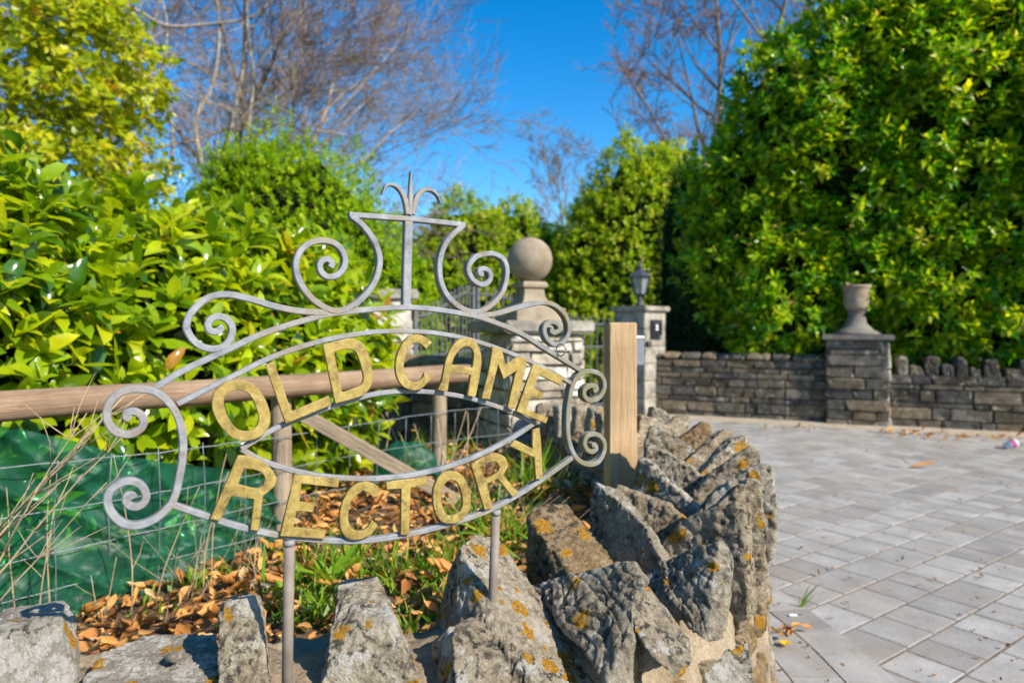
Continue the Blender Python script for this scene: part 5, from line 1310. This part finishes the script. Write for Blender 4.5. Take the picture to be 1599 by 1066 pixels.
def z3(p): return (140 + .26267 * p[0], 500 + .26267 * p[1])
def z4(p): return (540 + .26267 * p[0], 500 + .26267 * p[1])
def z8(p): return (400 + .26267 * p[0], 560 + .26267 * p[1])
LET = [
 ('O', [z3(p) for p in [(870,357),(940,365),(1000,405),(1045,470),(1072,550),(1070,620),(1030,680),(970,710),(900,716),(840,693),(780,630),(740,560),(728,490),(740,430),(780,385),(825,362)]], [z3(p) for p in [(880,416),(930,425),(965,460),(990,520),(1006,575),(995,628),(960,655),(910,658),(865,635),(820,570),(801,510),(801,462),(828,430)]]),
 ('L', [z3(p) for p in [(1046,264),(1095,247),(1200,543),(1422,450),(1438,502),(1166,615)]], None),
 ('D', [(504.6,538),(530,531.5),(546,528),(558,530.5),(569,539),(577,558),(582,582),(579.5,602),(569,615.6),(553,622),(523.5,630)], [(521.5,549),(540,545),(550.5,546),(558,554),(565,575),(568,591),(563.6,601),(553,606),(539,611.5),(533.5,611)]),
 ('C', [z4(p) for p in [(513,130),(470,97),(420,83),(370,100),(330,150),(305,210),(296,270),(302,330),(330,383),(370,409),(420,416),(465,393),(507,345),(470,310),(450,350),(412,368),(375,355),(351,320),(345,270),(352,220),(373,165),(400,140),(425,135),(452,147),(478,170)]], None),
 ('A', [z4(p) for p in [(549,416),(575,345),(598,235),(632,157),(678,114),(718,103),(765,120),(798,177),(808,240),(798,330),(773,456),(725,447),(744,323),(624,311),(606,421)]], [z4(p) for p in [(631,263),(650,210),(688,166),(720,155),(750,171),(763,210),(755,284)]]),
 ('M', [z4(p) for p in [(808,463),(850,300),(876,155),(928,170),(950,265),(1035,213),(1080,232),(1050,370),(1010,525),(962,515),(1013,300),(938,350),(907,258),(857,471)]], None),
 ('E', [z4(p) for p in [(1120,258),(1295,337),(1277,385),(1150,325),(1118,405),(1176,432),(1162,469),(1101,452),(1072,530),(1203,577),(1190,613),(1015,540)]], None),
 ('R', [(372.5,711),(390,712.5),(410.6,721),(425,734),(431.5,747),(429,758),(419,768),(411,774),(404.6,829),(391,827),(397,779),(362,774),(343,813),(328,810)], [(381.7,731.5),(397,733),(410,739),(414,748),(410.6,758.5),(400,762.5),(371,756)]),
 ('E', [(460.5,741),(530,748),(528,761),(471,754.5),(467.5,783),(492,786),(489,799),(463.5,797.5),(458,823),(509,827.5),(507,841),(437.5,836.5)], None),
 ('C', [(596,763.5),(584,755),(571,752.5),(556,756.5),(543,769),(534,788),(530.5,809),(533,827),(541,839),(556,843),(573,838.5),(582,832),(590.5,820),(581,812),(574,823.5),(562,829),(550,826),(544,811),(546,791),(553,777),(564.5,767.5),(573,767.5),(584,777.5)], None),
 ('T', [(604,752),(667,745),(666.6,756.5),(641.7,761),(639,834.5),(626,834.5),(627,762.5),(604,764)], None),
 ('O', [z8(p) for p in [(1150,668),(1210,680),(1250,730),(1275,810),(1270,890),(1230,950),(1180,977),(1115,973),(1072,930),(1053,860),(1052,790),(1073,725),(1107,682)]], [z8(p) for p in [(1160,720),(1195,735),(1220,790),(1229,860),(1215,905),(1175,930),(1140,928),(1112,890),(1099,830),(1104,770),(1128,735)]]),
 ('R', [z8(p) for p in [(1280,630),(1340,592),(1400,564),(1450,566),(1488,595),(1500,640),(1468,693),(1565,797),(1526,822),(1437,711),(1372,742),(1408,885),(1360,900),(1320,765)]], [z8(p) for p in [(1335,640),(1398,613),(1435,616),(1450,645),(1432,680),(1360,718)]]),
 ('Y', [z4(p) for p in [(975,745),(1010,712),(1116,766),(1115,650),(1152,640),(1162,750),(1170,935),(1130,945),(1121,816)]], None),
]
def letter_loop(pts, off):
    m = len(pts); uv = [np.array(plane(p[0], p[1], off)) for p in pts]
    corner = []
    for i in range(m):
        a = uv[i] - uv[i - 1]; b_ = uv[(i + 1) % m] - uv[i]
        an = abs(math.degrees(math.atan2(a[0] * b_[1] - a[1] * b_[0], float(a @ b_)))); corner.append(an > 46)
    idx_ = [i for i in range(m) if corner[i]]
    if not idx_: return [tuple(p) for p in catmull(uv, 5, True)]
    out = []
    for a, b_ in zip(idx_, idx_[1:] + [idx_[0] + m]):
        sg = [uv[k_ % m] for k_ in range(a, b_ + 1)]
        # long straight sides stay straight
        cv = catmull(sg, 5) if len(sg) > 2 else np.array(sg)
        out += [tuple(p) for p in cv[:-1]]
    return out
dg = None
for i, (ch_, outer, inner) in enumerate(LET):
    off = .0075
    cu = bpy.data.curves.new('letter', 'CURVE'); cu.dimensions = '2D'; cu.fill_mode = 'BOTH'; cu.extrude = .0026; cu.bevel_depth = .0011; cu.bevel_resolution = 1; cu.offset = -.0009
    for lp_ in (outer, inner):
        if lp_ is None: continue
        pts = letter_loop(lp_, off); s_ = cu.splines.new('POLY'); s_.points.add(len(pts) - 1); s_.use_cyclic_u = True
        for pnt, (u, v) in zip(s_.points, pts): pnt.co = (u, v, 0, 1)
    o = bpy.data.objects.new('tmpc', cu); C.objects.link(o)
    dgp = bpy.context.evaluated_depsgraph_get(); dgp.update()
    me = bpy.data.meshes.new_from_object(o.evaluated_get(dgp)); bpy.data.objects.remove(o); me.name = 'letter'
    lean = R.uniform(-.0006, .0006)
    Mx = Matrix(((SU.x, 0, SN.x, SO.x + SN.x * (off - .0035 + lean)), (SU.y, 0, SN.y, SO.y + SN.y * (off - .0035 + lean)), (0, 1, 0, CAMZ), (0, 0, 0, 1)))
    if Mx.to_3x3().determinant() < 0: me.flip_normals()
    me.materials.clear()
    lo = link('letter', me, M['gold'], sign, Mx); lo['label'] = 'gold capital letter ' + ch_
GROUPS = {'bare_tree': 'bare trees beyond the hedges', 'iron_gate': 'gate leaves between the piers', 'yellow_flower': 'yellow flowers on the bank', 'dry_stalks': 'dry stalks on the bank', 'dry_grass': 'dry grass on the bank',
          'broad_leaved_weed': 'green weeds on the bank', 'green_netting': 'green netting by the fence', 'fallen_leaves': 'leaf drifts on the ground'}
for o in list(C.objects):
    b_ = o.name.split('.')[0]
    if o.parent is None and b_ in GROUPS: o['group'] = GROUPS[b_]
bpy.context.view_layer.update()
print('objects', len(bpy.data.objects), 'tris', sum(sum(len(p.vertices) - 2 for p in o.data.polygons) if False else len(o.data.loops) // 2 for o in bpy.data.objects if o.type == 'MESH'))
